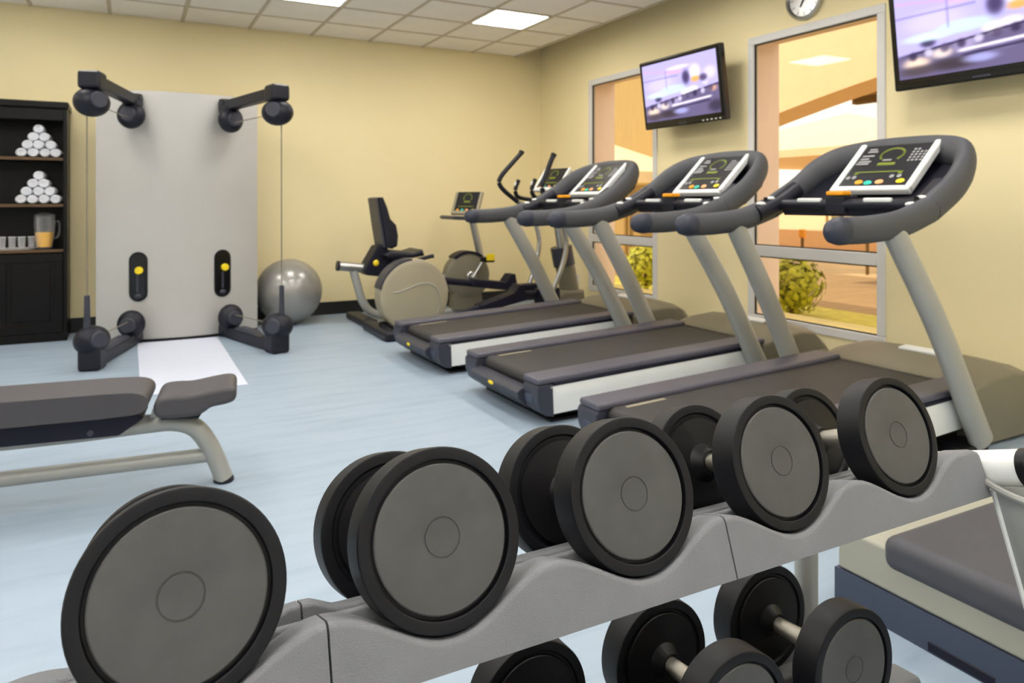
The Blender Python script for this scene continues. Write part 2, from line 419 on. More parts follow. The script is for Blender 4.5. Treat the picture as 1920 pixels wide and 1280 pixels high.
# ------------------------------------------------------------------ televisions
def screen_mesh(w, h, sx):
    NX, NY = 128, 78
    me = bpy.data.meshes.new('screen'); V = []; F = []; C = []
    def blob(u, v, cu, cv, ru, rv): return math.exp(-(((u - cu) / ru) ** 2 + ((v - cv) / rv) ** 2) ** 2)
    rnd = random.Random(3)
    blobs = [(.12, .17, .09, .07, (255, 226, 205), 1), (.28, .24, .07, .06, (255, 235, 225), .9), (.58, .42, .06, .06, (255, 245, 250), 1), (.68, .45, .07, .05, (250, 240, 255), .9),
             (.72, .72, .07, .12, (255, 244, 235), 1), (.72, .6, .06, .05, (250, 178, 90), .9), (.9, .66, .08, .1, (240, 225, 255), .9), (.84, .52, .04, .05, (225, 220, 250), .9),
             (.82, .6, .05, .06, (70, 58, 90), .8), (.6, .66, .05, .12, (70, 58, 96), .9), (.2, .38, .05, .05, (50, 44, 70), .8), (.34, .1, .16, .07, (70, 60, 66), .9),
             (.12, .08, .12, .06, (90, 78, 84), .9), (.93, .4, .05, .05, (255, 190, 150), .7), (.95, .12, .1, .1, (60, 54, 70), .8), (.42, .3, .07, .1, (205, 190, 235), .7),
             (.5, .85, .16, .035, (255, 240, 255), .9), (.45, .78, .14, .03, (240, 190, 245), .6), (.25, .62, .2, .14, (225, 214, 255), .7), (.2, .45, .16, .05, (225, 250, 255), .9),
             (.42, .5, .16, .07, (215, 250, 250), .9), (.5, .12, .1, .05, (190, 190, 255), .8), (.62, .22, .1, .05, (150, 140, 190), .6)]
    for j in range(NY + 1):
        for i in range(NX + 1):
            u, v = i / NX, j / NY
            V.append((0, -(u - .5) * w, (v - .5) * h))
            base = [(196, 186, 246), (112, 102, 138)][0]
            kk = max(0, min(1, (.375 + .2 * (u - .5) - v) * 30 + .5)); c = [x * (1 - kk) + y * kk for x, y in zip(base, (112, 102, 138))]
            for (cu, cv, ru, rv, col, a) in blobs:
                k = a * blob(u, v, cu, cv, ru, rv)
                c = [x * (1 - k) + y * k for x, y in zip(c, col)]
            l = v - (.22 + .1 * (u - .5))
            def mixc(c, d, k): return [x * (1 - k) + y * k for x, y in zip(c, d)]
            def soft(d, w_): return max(0, min(1, 1.5 - abs(d) / w_))
            if .36 < u < .92: c = mixc(c, (250, 240, 255), soft(l - .02, .016) * min(1, (u - .36) * 25, (.92 - u) * 25))
            if .38 < u < .9: c = mixc(c, (70, 62, 92), soft(l + .035, .014) * min(1, (u - .38) * 25, (.9 - u) * 25))
            c = mixc(c, (52, 44, 72), .75 * soft(v - (.36 + .2 * (u - .5)), .012) * min(1, u * 8))
            for q in range(9):   # dark machine shapes along the diagonal
                cu = .1 + q * .1; cv = .36 + .2 * (cu - .5) - .03
                c = mixc(c, [(60, 50, 78), (235, 225, 255), (92, 80, 110)][q % 3], .8 * blob(u, v, cu, cv, .028, .05))
            c = mixc(c, (225, 175, 240), .5 * soft(v - (.9 - .25 * u), .02) if u < .55 else 0)
            c = mixc(c, (150, 140, 190), .5 * soft(u - .33, .008) if .5 < v < .85 else 0)
            c = mixc(c, (110, 100, 150), .4 * soft(v - .72, .012) if u < .5 else 0)
            g = 1; C.append([min(255, x * g) for x in c])
    for j in range(NY):
        for i in range(NX):
            a = j * (NX + 1) + i; F.append((a, a + NX + 1, a + NX + 2, a + 1))
    me.from_pydata(V, [], F)
    at = me.color_attributes.new('picture', 'FLOAT_COLOR', 'POINT')
    for k, c in enumerate(C): at.data[k].color = lin(c)
    m = bpy.data.materials.get('tv_picture')
    if m is None:
        m = bpy.data.materials.new('tv_picture'); m.use_nodes = True; n = m.node_tree.nodes; l = m.node_tree.links
        n.remove(n['Principled BSDF']); e = n.new('ShaderNodeEmission'); a = n.new('ShaderNodeVertexColor'); a.layer_name = 'picture'
        l.new(a.outputs['Color'], e.inputs['Color']); e.inputs['Strength'].default_value = .46
        l.new(e.outputs[0], n['Material Output'].inputs['Surface'])
    me.materials.append(m); return me
def tv(label, yc, zc, w, h):
    t = thing('television', label, 'television', (XR - .225, yc, zc), (0, R(-7), 0), group='wall televisions')   # screen towards -X
    b = NB(); box(b, (-.03, -w / 2, -h / 2), (.03, w / 2, h / 2), .014, 3)
    body = obj('casing', b, M_blackgloss, t)
    box_ = NB(); box(box_, (.025, -w * .36, -h * .36), (.075, w * .36, h * .36), .02, 2); obj('back_cover', box_, M_black, t)
    sw, sh = w - .085, h - .105
    o = bpy.data.objects.new('screen', screen_mesh(sw, sh, 1)); COL.objects.link(o); o.parent = t; o.location = (-.0315, 0, .014)
    bz = NB()   # raised bezel
    y, z, e = sw / 2, sh / 2, .012
    box(bz, (-.036, -y - .02, z + .014), (-.028, y + .02, z + .03), .002, 1); box(bz, (-.036, -y - .02, -z - .012), (-.028, y + .02, -z + .014), .002, 1)
    box(bz, (-.036, -y - .02, -z - .012), (-.028, -y, z + .03), .002, 1); box(bz, (-.036, y, -z - .012), (-.028, y + .02, z + .03), .002, 1)
    obj('bezel', bz, M_blackgloss, t)
    lg = NB(); box(lg, (-.0335, -.05, -h / 2 + .016), (-.03, .05, -h / 2 + .028), .001, 1); obj('logo_strip', lg, M_slate, t)
    for k in range(5):
        kb = NB(); box(kb, (-.034, -w / 2 + .05 + k * .05, -h / 2 + .014), (-.029, -w / 2 + .07 + k * .05, -h / 2 + .024), .001, 1); obj('button', kb, M_frame, t)
    a = NB(); box(a, (.07, -.06, -.06), (.14, .06, .06), .01, 1); obj('bracket', a, M_black, t)
    a = NB(); box(a, (.13, -.12, -.14), (.205, .12, .14), .006, 1); obj('wall_plate', a, M_black, t)
tv('black television mounted between the two windows', 4.91, 2.175, 1.04, .62)
tv('black television cut by the right edge of the photo', 2.40, 2.20, 1.06, .62)

# clock
ck = thing('wall_clock', 'round wall clock with grey rim above the window', 'clock', (XR, 3.79, 2.72))
b = NB(); lathe(b, [(.12, .0), (.158, 0), (.165, .012), (.16, .035), (.145, .042), (.136, .03), (.134, .02), (.12, .02)], 40, axis((0, 0, 0), (-1, 0, 0))); obj('rim', b, M_steel, ck)
b = NB(); cyl(b, (0, 0, 0), (-1, 0, 0), .138, .018, 40, 0.01); face = obj('dial', b, M_clockface, ck)
for k in range(12):
    a = R(30 * k); c = Vector((-.019, math.sin(a) * .115, math.cos(a) * .115))
    mk = NB(); box(mk, (-.001, -.004, -.012), (.001, .004, .012), 0, 1, Matrix.Translation(c) @ Matrix.Rotation(-a, 4, 'X')); obj('hour_mark', mk, M_slate, face)
for L, a, wd in ((.07, R(150), .006), (.1, R(40), .004)):
    mk = NB(); box(mk, (-.002, -wd, -.01), (.001, wd, L), 0, 1, Matrix.Translation((-.023, 0, 0)) @ Matrix.Rotation(-a, 4, 'X')); obj('hand', mk, M_slate, ck)
# wall socket
so = thing('wall_socket', 'small white socket low on the window wall near the corner', 'socket', (XR, 6.93, .32))
obj('plate', box(NB(), (-.012, -.045, -.06), (0, .045, .06), .004, 2), M_frame, so)
obj('insert', box(NB(), (-.018, -.028, -.03), (-.01, .028, .03), .003, 2), M_white, so)

# ------------------------------------------------------------------ dark cabinet with towels, glasses and jug
cx0, cx1, cy0, cy1 = -1.47, -.475, 7.37, 7.745
cab = thing('tall_cabinet', 'tall dark wood cabinet with open shelves and lower doors', 'cabinet', ((cx0 + cx1) / 2, cy0, 0))
O = cab.location.copy()
SH = [1.555, 1.155, .765]
for x in (cx0, cx1 - .03):
    obj('side_panel', box(NB(), (x, cy0, .05), (x + .03, cy1, 2.02), .002, 1), M_wood, cab, O)
obj('back_panel', box(NB(), (cx0 + .03, cy1 - .02, .05), (cx1 - .03, cy1, 2.0)), M_wood, cab, O)
obj('cornice', box(NB(), (cx0 - .012, cy0 - .02, 2.0), (cx1 + .012, cy1, 2.06), .012, 3), M_wood, cab, O)
obj('top_rail', box(NB(), (cx0 + .03, cy0 + .005, 1.9), (cx1 - .03, cy0 + .025, 2.0), .003, 1), M_wood, cab, O)
obj('plinth', box(NB(), (cx0, cy0 - .01, 0), (cx1, cy1, .07), .004, 1), M_wood, cab, O)
for z in SH:
    s = obj('shelf', box(NB(), (cx0 + .03, cy0 + .012, z), (cx1 - .03, cy1 - .02, z + .025), .001, 1), M_wood, cab, O)
    obj('shelf_edge', box(NB(), (cx0 + .03, cy0, z), (cx1 - .03, cy0 + .012, z + .025), .002, 1), M_shelfedge, s, O)
for x in (cx0 + .03, (cx0 + cx1) / 2 + .002):
    xe = x + (cx1 - cx0 - .06) / 2 - .004
    d = obj('door', box(NB(), (x, cy0 + .002, .075), (xe, cy0 + .022, .755), .003, 1), M_wood, cab, O)
    f = NB()
    for lo, hi in (((x, .075), (xe, .15)), ((x, .68), (xe, .755)), ((x, .15), (x + .06, .68)), ((xe - .06, .15), (xe, .68))):
        box(f, (lo[0], cy0 - .008, lo[1]), (hi[0], cy0 + .004, hi[1]), .004, 2)
    obj('door_frame', f, M_wood, d, O)
    obj('door_panel', box(NB(), (x + .09, cy0 - .004, .18), (xe - .09, cy0 + .004, .65), .006, 2), M_wood, d, O)
# rolled towels: soft short rolls with a spiral end
def towel_mesh(r, L):
    b = NB(); t = NB()
    prof = [(0, .012), (r * .18, .004), (r * .3, .010), (r * .42, .002), (r * .56, .009), (r * .7, .001), (r * .86, .008), (r * .97, .02), (r, .04), (r * 1.01, L / 2), (r, L - .03), (r * .9, L - .005), (0, L)]
    lathe(b, prof, 24, axis((0, 0, 0), (0, 1, 0)))
    return b
tproto = None
RT = .0428
for shelf, (xc, zb, nm) in enumerate(((-.686, SH[0] + .025, 'upper'), (-.690, SH[1] + .025, 'lower'))):
    for row, cnt in enumerate((4, 3, 2, 1)):
        for k in range(cnt):
            rn = ['bottom', 'second', 'third', 'top'][row]
            pn = {4: ['leftmost', 'second from left', 'third from left', 'rightmost'], 3: ['left', 'middle', 'right'], 2: ['left', 'right'], 1: ['single']}[cnt][k]
            lb = 'rolled white towel, %s of the %s row in the %s towel pyramid' % (pn, rn, nm)
            if tproto is None:
                tproto = obj('rolled_towel', towel_mesh(RT, .27), M_towel); o = tproto
            else:
                o = tproto.copy(); COL.objects.link(o)
            o.location = (xc + (k - (cnt - 1) / 2) * RT * 1.98 + random.uniform(-.003, .003), cy0 + .045 + random.uniform(-.006, .006), zb + RT * .93 + row * RT * 1.6)
            o.scale = (1, 1, .93)
            o.rotation_euler = (0, random.uniform(0, 6), random.uniform(-.03, .03)) if False else (0, 0, random.uniform(-.03, .03))
            tag(o, lb, 'towel', 'rolled towels in pyramids on the cabinet shelves')
# tray, glasses, jug
zs = SH[2] + .025
tr = thing('serving_tray', 'pale tray under the glasses on the cabinet shelf', 'tray', (-.92, 7.5, zs))
b = NB(); lathe(b, [(0, 0), (.2, 0), (.215, .014), (.207, .014), (.196, .006), (0, .006)], 36); obj('dish', b, M_frame, tr)
tr.scale = (1, .5, 1)
gp = None
for k in range(4):
    x = -.955 + k * .07
    lb = 'small clear drinking glass on the tray, %s of four' % ['leftmost', 'second from left', 'third from left', 'rightmost beside the jug'][k]
    if gp is None:
        g = thing('drinking_glass', lb, 'glass', (x, 7.475, zs + .007), group='glasses on the tray')
        b = NB(); lathe(b, [(0, 0), (.022, 0), (.025, .004), (.031, .10), (.0285, .10), (.023, .012), (0, .010)], 20); obj('bowl', b, M_clear, g)
        b = NB(); lathe(b, [(.0283, .099), (.0308, .0985), (.0312, .102), (.0285, .103)], 20); obj('rim', b, M_frame, g); gp = g  # rim coloured white to paint in the bright glint of the glass edge
    else:
        g = copy_tree(gp); g.location = (x, 7.475 + (.02 if k % 2 else 0), zs + .007); g['label'] = lb
jg = thing('juice_jug', 'clear glass jug half full of orange juice on the cabinet shelf', 'jug', (-.648, 7.462, zs))
b = NB(); lathe(b, [(0, 0), (.056, 0), (.062, .01), (.072, .10), (.082, .22), (.078, .27), (.084, .285), (.08, .285), (.074, .27), (.077, .22), (.067, .10), (.056, .016), (0, .014)], 30); obj('vessel', b, M_jug, jg)
b = NB(); lathe(b, [(0, .017), (.054, .019), (.066, .1), (.070, .145), (0, .146)], 30); obj('juice', b, M_juice, jg)
b = NB(); tube(b, catmull([(.078, 0, .24), (.105, 0, .235), (.112, 0, .17), (.1, 0, .11), (.072, 0, .09)], 5), .007); obj('handle', b, M_jug, jg)
b = NB(); lathe(b, [(.05, .287), (.082, .287), (.082, .297), (.03, .315), (0, .318)], 30); obj('lid', b, M_jug, jg)

# ------------------------------------------------------------------ exercise ball
b = NB(); ball(b, (0, 0, .318), .318, u=56, v=36)
eb = obj('exercise_ball', b, M_ball); eb.location = (1.395, 7.37, 0); eb.rotation_euler = (0, R(0), 0)
tag(eb, 'shiny silver exercise ball beside the cable machine', 'ball')

# ------------------------------------------------------------------ cable machine
KX, KY = .405, 6.93
kin = thing('cable_machine', 'grey cable pulley machine with four black pivoting arms', 'cable machine', (KX, KY, 0))
def arcY(x): return .19 * (x / .655) ** 2
pts = [(-.655 + 1.31 * i / 28, 0) for i in range(29)]
front = [(x, arcY(x)) for x, _ in pts]
poly = front + [(.655, .27), (.6, .36), (-.6, .36), (-.655, .27)]
obj('front_panel', prism(NB(), [(x, y) for x, y in front] + [(x, y + .03) for x, y in reversed(front)], .02, 2.15, 'XY', .004, 1), M_panel, kin)
obj('body', prism(NB(), [(x * .985, y + .031) for x, y in front] + [(.645, .3), (.58, .42), (-.58, .42), (-.645, .3)], .01, 2.14, 'XY'), M_slate, kin)
obj('base_strip', prism(NB(), [(x, y - .004) for x, y in front] + [(.65, .4), (-.65, .4)], 0, .025, 'XY'), M_black, kin)
for s in (-1, 1):
    x = s * .335; a = math.atan2(2 * .19 * x / .655 ** 2, 1)
    Mx = Matrix.Translation((x, arcY(x), .56)) @ Matrix.Rotation(a, 4, 'Z')
    def caps(hw, hh, n=12):
        return [(hw * math.cos(t), hh - hw + hw * math.sin(t)) for t in [math.pi * i / n for i in range(n + 1)]] + [(hw * math.cos(t), -(hh - hw) + hw * math.sin(t)) for t in [math.pi + math.pi * i / n for i in range(n + 1)]]
    sl = obj('selector_slot', prism(NB(), caps(.073, .212), -.012, .01, 'XZ', .005, 2, Mx), M_black, kin)
    obj('slot_recess', prism(NB(), caps(.058, .195), -.0145, -.008, 'XZ', 0, 1, Mx), M_blackgloss, sl)
    b = NB(); cyl(b, Mx @ Vector((s * -.0 + .012, -.012, .055)), Mx.to_3x3() @ Vector((0, -1, 0)), .032, .03, 20); obj('selector_knob', b, M_yellow, sl)
    obj('weight_scale', box(NB(), (-.012, -.016, -.13), (.006, -.0135, .02), 0, 1, Mx), M_slate, sl)
    b = NB(); ball(b, (0, -.012, -.165), (.03, .01, .022), Mx, 14, 10); obj('slot_stop', b, M_slate, sl)
# arms: local coordinates of machine, inner pivot near panel, outer end towards the room
for s in (-1, 1):
    xi, yi = s * .355, arcY(.355)
    xo, yo = s * .64, -.93
    d = Vector((xo - xi, yo - yi, 0)).normalized(); sd = Vector((-d.y, d.x, 0))
    for up_ in (1, 0):
        zb = 2.05 if up_ else .05
        sg = -1 if up_ else 1
        P0 = Vector((xi, yi - .02, zb)); P1 = Vector((xo, yo, zb + (.02 if up_ else .0)))
        L = (P1 - P0).length
        Mx = Matrix.Translation(P0) @ (P1 - P0).to_track_quat('X', 'Z').to_matrix().to_4x4()
        arm = obj('upper_arm' if up_ else 'lower_arm', box(NB(), (-.02, -.045, -.045), (L + .03, .045, .045), .014, 2, Mx), M_dark, kin)
        # cover on the arm
        if not up_:
            obj('arm_cover', prism(NB(), [(.25, .04), (.33, .075), (.62, .075), (.72, .04)], -.035, .035, 'XZ', 0, 1, Mx), M_slate, arm)
        # inner pivot housing
        b = NB(); cyl(b, (xi, yi + .03, zb), (0, 0, 1), .06, .01)
        box(b, (-.03, -.055, -.05 if up_ else -.03), (.1, .055, .05), .02, 2, Mx); cyl(b, Mx @ Vector((.0, 0, -.065)), (0, 0, 1), .052, .13, 20)
        obj('pivot', b, M_dark, arm)
        # inner pulley: dome housing below (upper arm) or above (lower arm)
        b = NB(); cpos = Mx @ Vector((.12, 0, sg * .13))
        Mp = Matrix.Translation(cpos) @ Matrix.Rotation(R(20) * s, 4, 'Z')
        ball(b, (0, 0, 0), (.11, .085, .115), Mp, 24, 16); box(b, (-.06, -.05, min(0, -sg * .13)), (.06, .05, max(0, -sg * .13)), .02, 2, Mp)
        p = obj('pulley_housing', b, M_dark, arm)
        b = NB(); cyl(b, Mp @ Vector((0, -.07, 0)), Mp.to_3x3() @ Vector((0, -1, 0)), .062, .022, 24, .3); obj('pulley_cap', b, M_slate, arm)
        # outer head: block + swivel dome pulley
        b = NB(); box(b, (L - .085, -.075, (-.07 if up_ else -.05)), (L + .075, .075, (.06 if up_ else .13)), .025, 3, Mx); obj('head_block', b, M_dark, arm)
        b = NB(); cpos = Mx @ Vector((L, 0, sg * .16)); Mp = Matrix.Translation(cpos) @ Matrix.Rotation(-R(30) * s, 4, 'Z')
        ball(b, (0, 0, 0), (.125, .1, .105), Mp, 24, 16); obj('swivel_pulley', b, M_dark, arm)
        b = NB(); cyl(b, Mp @ Vector((0, -.082, .012)), Mp.to_3x3() @ Vector((0, -1, 0)), .06, .026, 24, .3); obj('swivel_cap', b, M_slate, arm)
        b = NB(); q0 = Mx @ Vector((L - .1, 0, sg * .15)); q1 = Mx @ Vector((L - .22, 0, sg * .165)); tube(b, [q0, q1], .016); obj('cable_stop', b, M_black, arm)
        b = NB(); tube(b, [q1, Mx @ Vector((.12, 0, sg * .16))], .004, seg=6); obj('short_cable', b, M_cable, arm)
        if up_:
            top = cpos + Vector((s * .03, 0, -.08))
        else:
            bot = cpos + Vector((s * .03, -.02, .08))
            hb = NB(); tube(hb, [bot, bot + Vector((0, 0, .04)), bot + Vector((0, 0, .24)), bot + Vector((0, 0, .245))], [.024, .022, .018, .014]); obj('grip_handle', hb, M_slate, kin)
    b = NB(); tube(b, [top, bot + Vector((0, 0, .24))], .0045, seg=6); obj('long_cable', b, M_cable, kin)
# mat
b = NB(); box(b, (.06, 5.02, 0), (.69, 6.90, .008), .003, 1)
mt = obj('floor_mat', b, M_mat); tag(mt, 'white rectangular mat lying in front of the cable machine', 'mat')

# ------------------------------------------------------------------ treadmill
def loop_path():
    half = [(.69, -.462, 1.078), (.87, -.466, 1.082), (1.08, -.466, 1.105), (1.29, -.462, 1.165), (1.5, -.45, 1.275), (1.635, -.42, 1.375), (1.74, -.345, 1.44), (1.80, -.2, 1.468), (1.815, 0, 1.475)]
    return half
INC = -R(2.4)
def make_treadmill(label):
    def deck(o): o.rotation_euler = (0, INC, 0); return o
    t = thing('treadmill', label, 'treadmill', group='treadmills facing the windows')
    obj('base_frame', box(NB(), (.16, -.37, .018), (1.9, .37, .1), .01, 1), M_black, t)
    obj('base_skid', box(NB(), (.1, -.40, 0), (1.75, .40, .018), .004, 1), M_black, t)
    # belt with rounded back roller
    pr = [(.06 + .035 * (1 - math.cos(a)) - .0, .205 + .032 * math.sin(a)) for a in [R(-90 + 15 * k) for k in range(0)]]
    roll = [(.085 - .04 * math.sin(R(18 * k)), .195 - .04 * math.cos(R(18 * k))) for k in range(11)]
    deck(obj('belt', prism(NB(), roll + [(1.70, .235), (1.70, .155)], -.285, .285, 'XZ'), M_belt, t))
    for s in (-1, 1):
        y0, y1 = sorted((s * .292, s * .455))
        deck(obj('foot_rail', box(NB(), (-.005, y0, .222), (1.68, y1, .258), .014, 3), M_rail, t))
        ya, yb = sorted((s * .30, s * .44))
        deck(obj('rail_edge', box(NB(), (.095, ya - (.014 if s < 0 else 0), .206), (1.62, yb + (.014 if s > 0 else 0), .224), .003, 1), M_navy, t))
        yo, yi = s * .452, s * .40
        poly = [(yo - s * .002, .206), (yo + s * .004, .14), (yo - s * .006, .055), (yi, .05), (yi, .206)]
        deck(obj('side_panel', prism(NB(), poly, .088, 1.60, 'YZ'), M_white, t))
        # rear corner cap
        pc = [(.088, .045), (.04, .055), (.005, .085), (-.012, .14), (-.012, .205), (.0, .222), (.088, .222)]
        cap = deck(obj('end_cap', prism(NB(), pc, s * .30, s * .462, 'XZ', .008, 2), M_slate, t))
        b = NB(); cyl(b, (.075, s * .462, .205), (0, s, 0), .006, .004, 12); obj('screw', b, M_steel, cap)
        obj('cap_window', box(NB(), (-.016, min(s * .33, s * .41), .125), (-.008, max(s * .33, s * .41), .165), .002, 1), M_bluegrey, cap)
        # upright
        P = catmull([(1.62, s * .505, .07), (1.50, s * .503, .28), (1.28, s * .49, .67), (1.02, s * .468, 1.07)], 6)
        n = len(P)
        up_ = obj('upright', tube(NB(), P, [.042] * n, [.069 - .01 * i / n for i in range(n)], 20, (1, 0, 0)), M_silver, t)
        obj('upright_foot', box(NB(), (1.45, min(s * .38, s * .52), .0), (1.66, max(s * .38, s * .52), .06), .012, 2), M_black, up_)
    pb = [(.12, .045), (.02, .065), (-.04, .12), (-.05, .16), (-.03, .178), (.02, .185), (.1, .15)]
    eb_ = deck(obj('rear_bumper', prism(NB(), pb, -.305, .305, 'XZ', .006, 2), M_slate, t))
    b = NB(); ball(b, (-.05, 0.02, .148), (.006, .034, .012), Matrix.Identity(4), 16, 10); obj('badge', b, M_yellow, eb_)
    # belt stripe of print
    deck(obj('belt_print', box(NB(), (.13, .245, .2345), (.36, .268, .2357)), M_beige2, t))
    # motor cover
    hood = []
    for yy, k in ((-.455, 0), (-.44, 1), (-.36, 2), (-.2, 3), (0, 4), (.2, 3), (.36, 2), (.44, 1), (.455, 0)):
        r0 = {0: .0, 1: .02, 2: .045, 3: .055, 4: .058}[k]
        xb = {0: 1.69, 1: 1.66, 2: 1.655, 3: 1.65, 4: 1.648}[k]; xf = {0: 2.28, 1: 2.31, 2: 2.36, 3: 2.38, 4: 2.385}[k]
        hood.append([(xb, yy, .02), (xb, yy, .27 + r0 * .4), (xb + .03, yy, .285 + r0 * .55), (1.82, yy, .310 + r0), (2.0, yy, .322 + r0), (2.14, yy, .305 + r0 * .9), (xf - .1, yy, .255 + r0 * .7), (xf - .02, yy, .18 + r0 * .3), (xf, yy, .11), (xf - .01, yy, .05), (xf - .06, yy, .02)])
    b = NB(); rows = [[b.verts.new(p) for p in r] for r in hood]
    for r0, r1 in zip(rows, rows[1:]):
        m_ = len(r0)
        for k in range(m_): b.faces.new((r0[k], r0[(k + 1) % m_], r1[(k + 1) % m_], r1[k]))
    b.faces.new(rows[0]); b.faces.new(rows[-1][::-1])
    hd = obj('motor_cover', b, M_beige, t, sharp=50)
    obj('cover_badge', box(NB(), (-.035, -.16, -.008), (.035, .16, .008), .006, 2, Matrix.Translation((1.93, -.06, .382)) @ Matrix.Rotation(R(-7), 4, 'Y')), M_white, hd)
    obj('cover_lip', box(NB(), (1.632, -.44, .285), (1.662, .44, .306), .004, 1), M_black, hd)
    for s in (-1, 1):
        b = NB(); cyl(b, (2.2, s * .42, .12), (0, s, 0), .09, .06, 24); obj('transport_wheel', b, M_beige, hd)
    # hand rails
    H = loop_path()
    for s in (-1, 1):
        P = catmull([(x, y * -s, z) for x, y, z in H[:4]], 8)
        n = len(P)
        g = obj('hand_grip', tube(NB(), P, [.046] * n, [.058 + .006 * i / n for i in range(n)], 20), M_grip, t)
        P = catmull([(.645, s * .461, 1.076), (.67, s * .461, 1.077), (.705, s * .462, 1.078)], 3)
        obj('grip_end', tube(NB(), P, [.043, .046, .0475, .048, .0485, .0485, .0485], [.053, .056, .058, .0595, .06, .06, .06], 20, dome=True), M_gripcap, g)
        # inner dark arm with silver thumb buttons
        P = catmull([(1.16, s * .45, 1.13), (1.3, s * .435, 1.185), (1.45, s * .42, 1.27)], 5)
        a = obj('rail_inner_arm', tube(NB(), P, .048, .05, 16), M_dark, t)
        for q in (0, 1):
            b = NB(); ball(b, (1.19 + q * .075, s * .44, 1.188 + q * .03), (.028, .026, .012), None, 16, 10); obj('thumb_button', b, M_white, a)
        b = NB(); tube(b, [(1.225, s * .44, 1.18), (1.225, s * .44, 1.225)], .011, seg=10); obj('thumb_lever', b, M_black, a)
    full = H[3:] + [(x, -y, z) for x, y, z in reversed(H[3:-1])]
    P = catmull(full, 8); n = len(P)
    rz_ = [.064 + .016 * math.sin(math.pi * i / (n - 1)) for i in range(n)]
    obj('console_loop', tube(NB(), P, [.047] * n, rz_, 20), M_grip, t)
    # dark basin under the console
    sh = [(-.40, 1.30, 1.175), (-.42, 1.5, 1.235), (-.39, 1.68, 1.35), (-.3, 1.79, 1.42), (0, 1.82, 1.44)]
    edge = [(x, y, z) for y, x, z in sh] + [(x, -y, z) for y, x, z in reversed(sh[:-1])]
    b = NB(); a1 = [b.verts.new(p) for p in edge]; a2 = [b.verts.new((p[0] + .03, p[1], p[2] - .05)) for p in edge]
    c1 = b.verts.new((1.52, 0, 1.22)); c2 = b.verts.new((1.56, 0, 1.16)); m_ = len(edge)
    for k in range(m_):
        k2 = (k + 1) % m_
        b.faces.new((a1[k], a1[k2], c1)); b.faces.new((a2[k2], a2[k], c2)); b.faces.new((a1[k2], a1[k], a2[k], a2[k2]))
    obj('console_basin', b, M_dark, t)
    # cross bar with heart rate sensors and stop key
    cb = obj('cross_bar', tube(NB(), [(1.32, -.43, 1.185), (1.32, .43, 1.185)], .036, .03, 18), M_dark, t)
    for s in (-1, 1):
        obj('pulse_sensor', box(NB(), (1.282, s * .2 - .075, 1.197), (1.305, s * .2 + .075, 1.219), .007, 2), M_white, cb)
    obj('bar_block', box(NB(), (1.285, -.02, 1.14), (1.40, .10, 1.232), .012, 2), M_dark, cb)
    obj('stop_key', box(NB(), (1.275, -.015, 1.232), (1.35, .085, 1.255), .008, 2), M_orange, cb)
    # console: local u across (y), v up the screen
    Mc = Matrix.Translation((1.63, 0, 1.385)) @ Matrix.Rotation(R(-43), 4, 'Y') @ Matrix.Rotation(R(-90), 4, 'Z')   # local x across (to the right), local y up the screen, z out
    con = obj('console', box(NB(), (-.20, -.175, -.035), (.20, .185, -.002), .012, 2, Mc), M_dark, t)
    fr = NB()
    box(fr, (-.232, -.19, -.03), (-.196, .195, .012), .010, 3, Mc); box(fr, (.196, -.19, -.03), (.232, .195, .012), .010, 3, Mc); box(fr, (-.232, -.192, -.03), (.232, -.155, .012), .010, 3, Mc)
    obj('console_frame', fr, M_white, con)
    obj('display', box(NB(), (-.2, -.16, -.006), (.2, .183, .002), .002, 1, Mc), M_screen, con)
    pr = NB()
    for i in range(19):   # dial arc
        a = R(215 - i * 14); box(pr, (-.011, -.006, 0), (.011, .006, .0012), 0, 1, Mc @ Matrix.Translation((.065 * math.cos(a), .1 + .05 * math.sin(a), .002)) @ Matrix.Rotation(a + math.pi / 2, 4, 'Z'))
    box(pr, (-.05, .012, .002), (.05, .034, .0035), 0, 1, Mc); box(pr, (-.15, -.045, .002), (.13, -.036, .0035), 0, 1, Mc); box(pr, (-.15, -.058, .002), (-.125, -.036, .0035), 0, 1, Mc); box(pr, (.105, -.058, .002), (.13, -.036, .0035), 0, 1, Mc)
    obj('green_readout', pr, M_green, con)['kind'] = 'stuff'
    pw = NB()
    for i, (x, y, wd) in enumerate([(-.135, .15, .045), (-.13, .13, .06), (-.14, .095, .07), (-.15, .07, .05), (-.14, .048, .075), (-.145, .03, .075), (-.01, .055, .05)]):
        box(pw, (x - wd / 2, y - .006, .002), (x + wd / 2, y + .006, .0035), 0, 1, Mc)
    for r_ in range(5):
        for c_ in range(4 if r_ < 4 else 2):
            x, y = .115 + c_ * .022, .045 + r_ * .022
            cyl(pw, Mc @ Vector((x, y, .002)), Mc.to_3x3() @ Vector((0, 0, 1)), .008, .002, 10)
    for x, y in ((-.17, -.085), (-.135, -.082), (.085, -.08), (.125, -.078)):
        cyl(pw, Mc @ Vector((x, y, .002)), Mc.to_3x3() @ Vector((0, 0, 1)), .013, .003, 14)
    obj('white_readout', pw, M_print, con)['kind'] = 'stuff'
    for x, m_, q in ((-.085, M_orange, 0), (-.03, M_teal, -.006), (.035, M_peach, 0), (.15, M_yellow, .004)):
        b = NB(); ball(b, (x, -.122 + q, .004), (.024, .017, .006), Mc, 16, 10); obj('round_key', b, m_, con)
    return t
T3 = make_treadmill('treadmill nearest the viewer, partly hidden by the dumbbells')
T3.location = (1.94, 2.505, 0); T3.rotation_euler = (0, 0, R(.3))
T2 = copy_tree(T3); T2.location = (1.925, 3.80, 0); T2.rotation_euler = (0, 0, R(.4)); T2['label'] = 'middle treadmill of the three, with its white side fully in view'
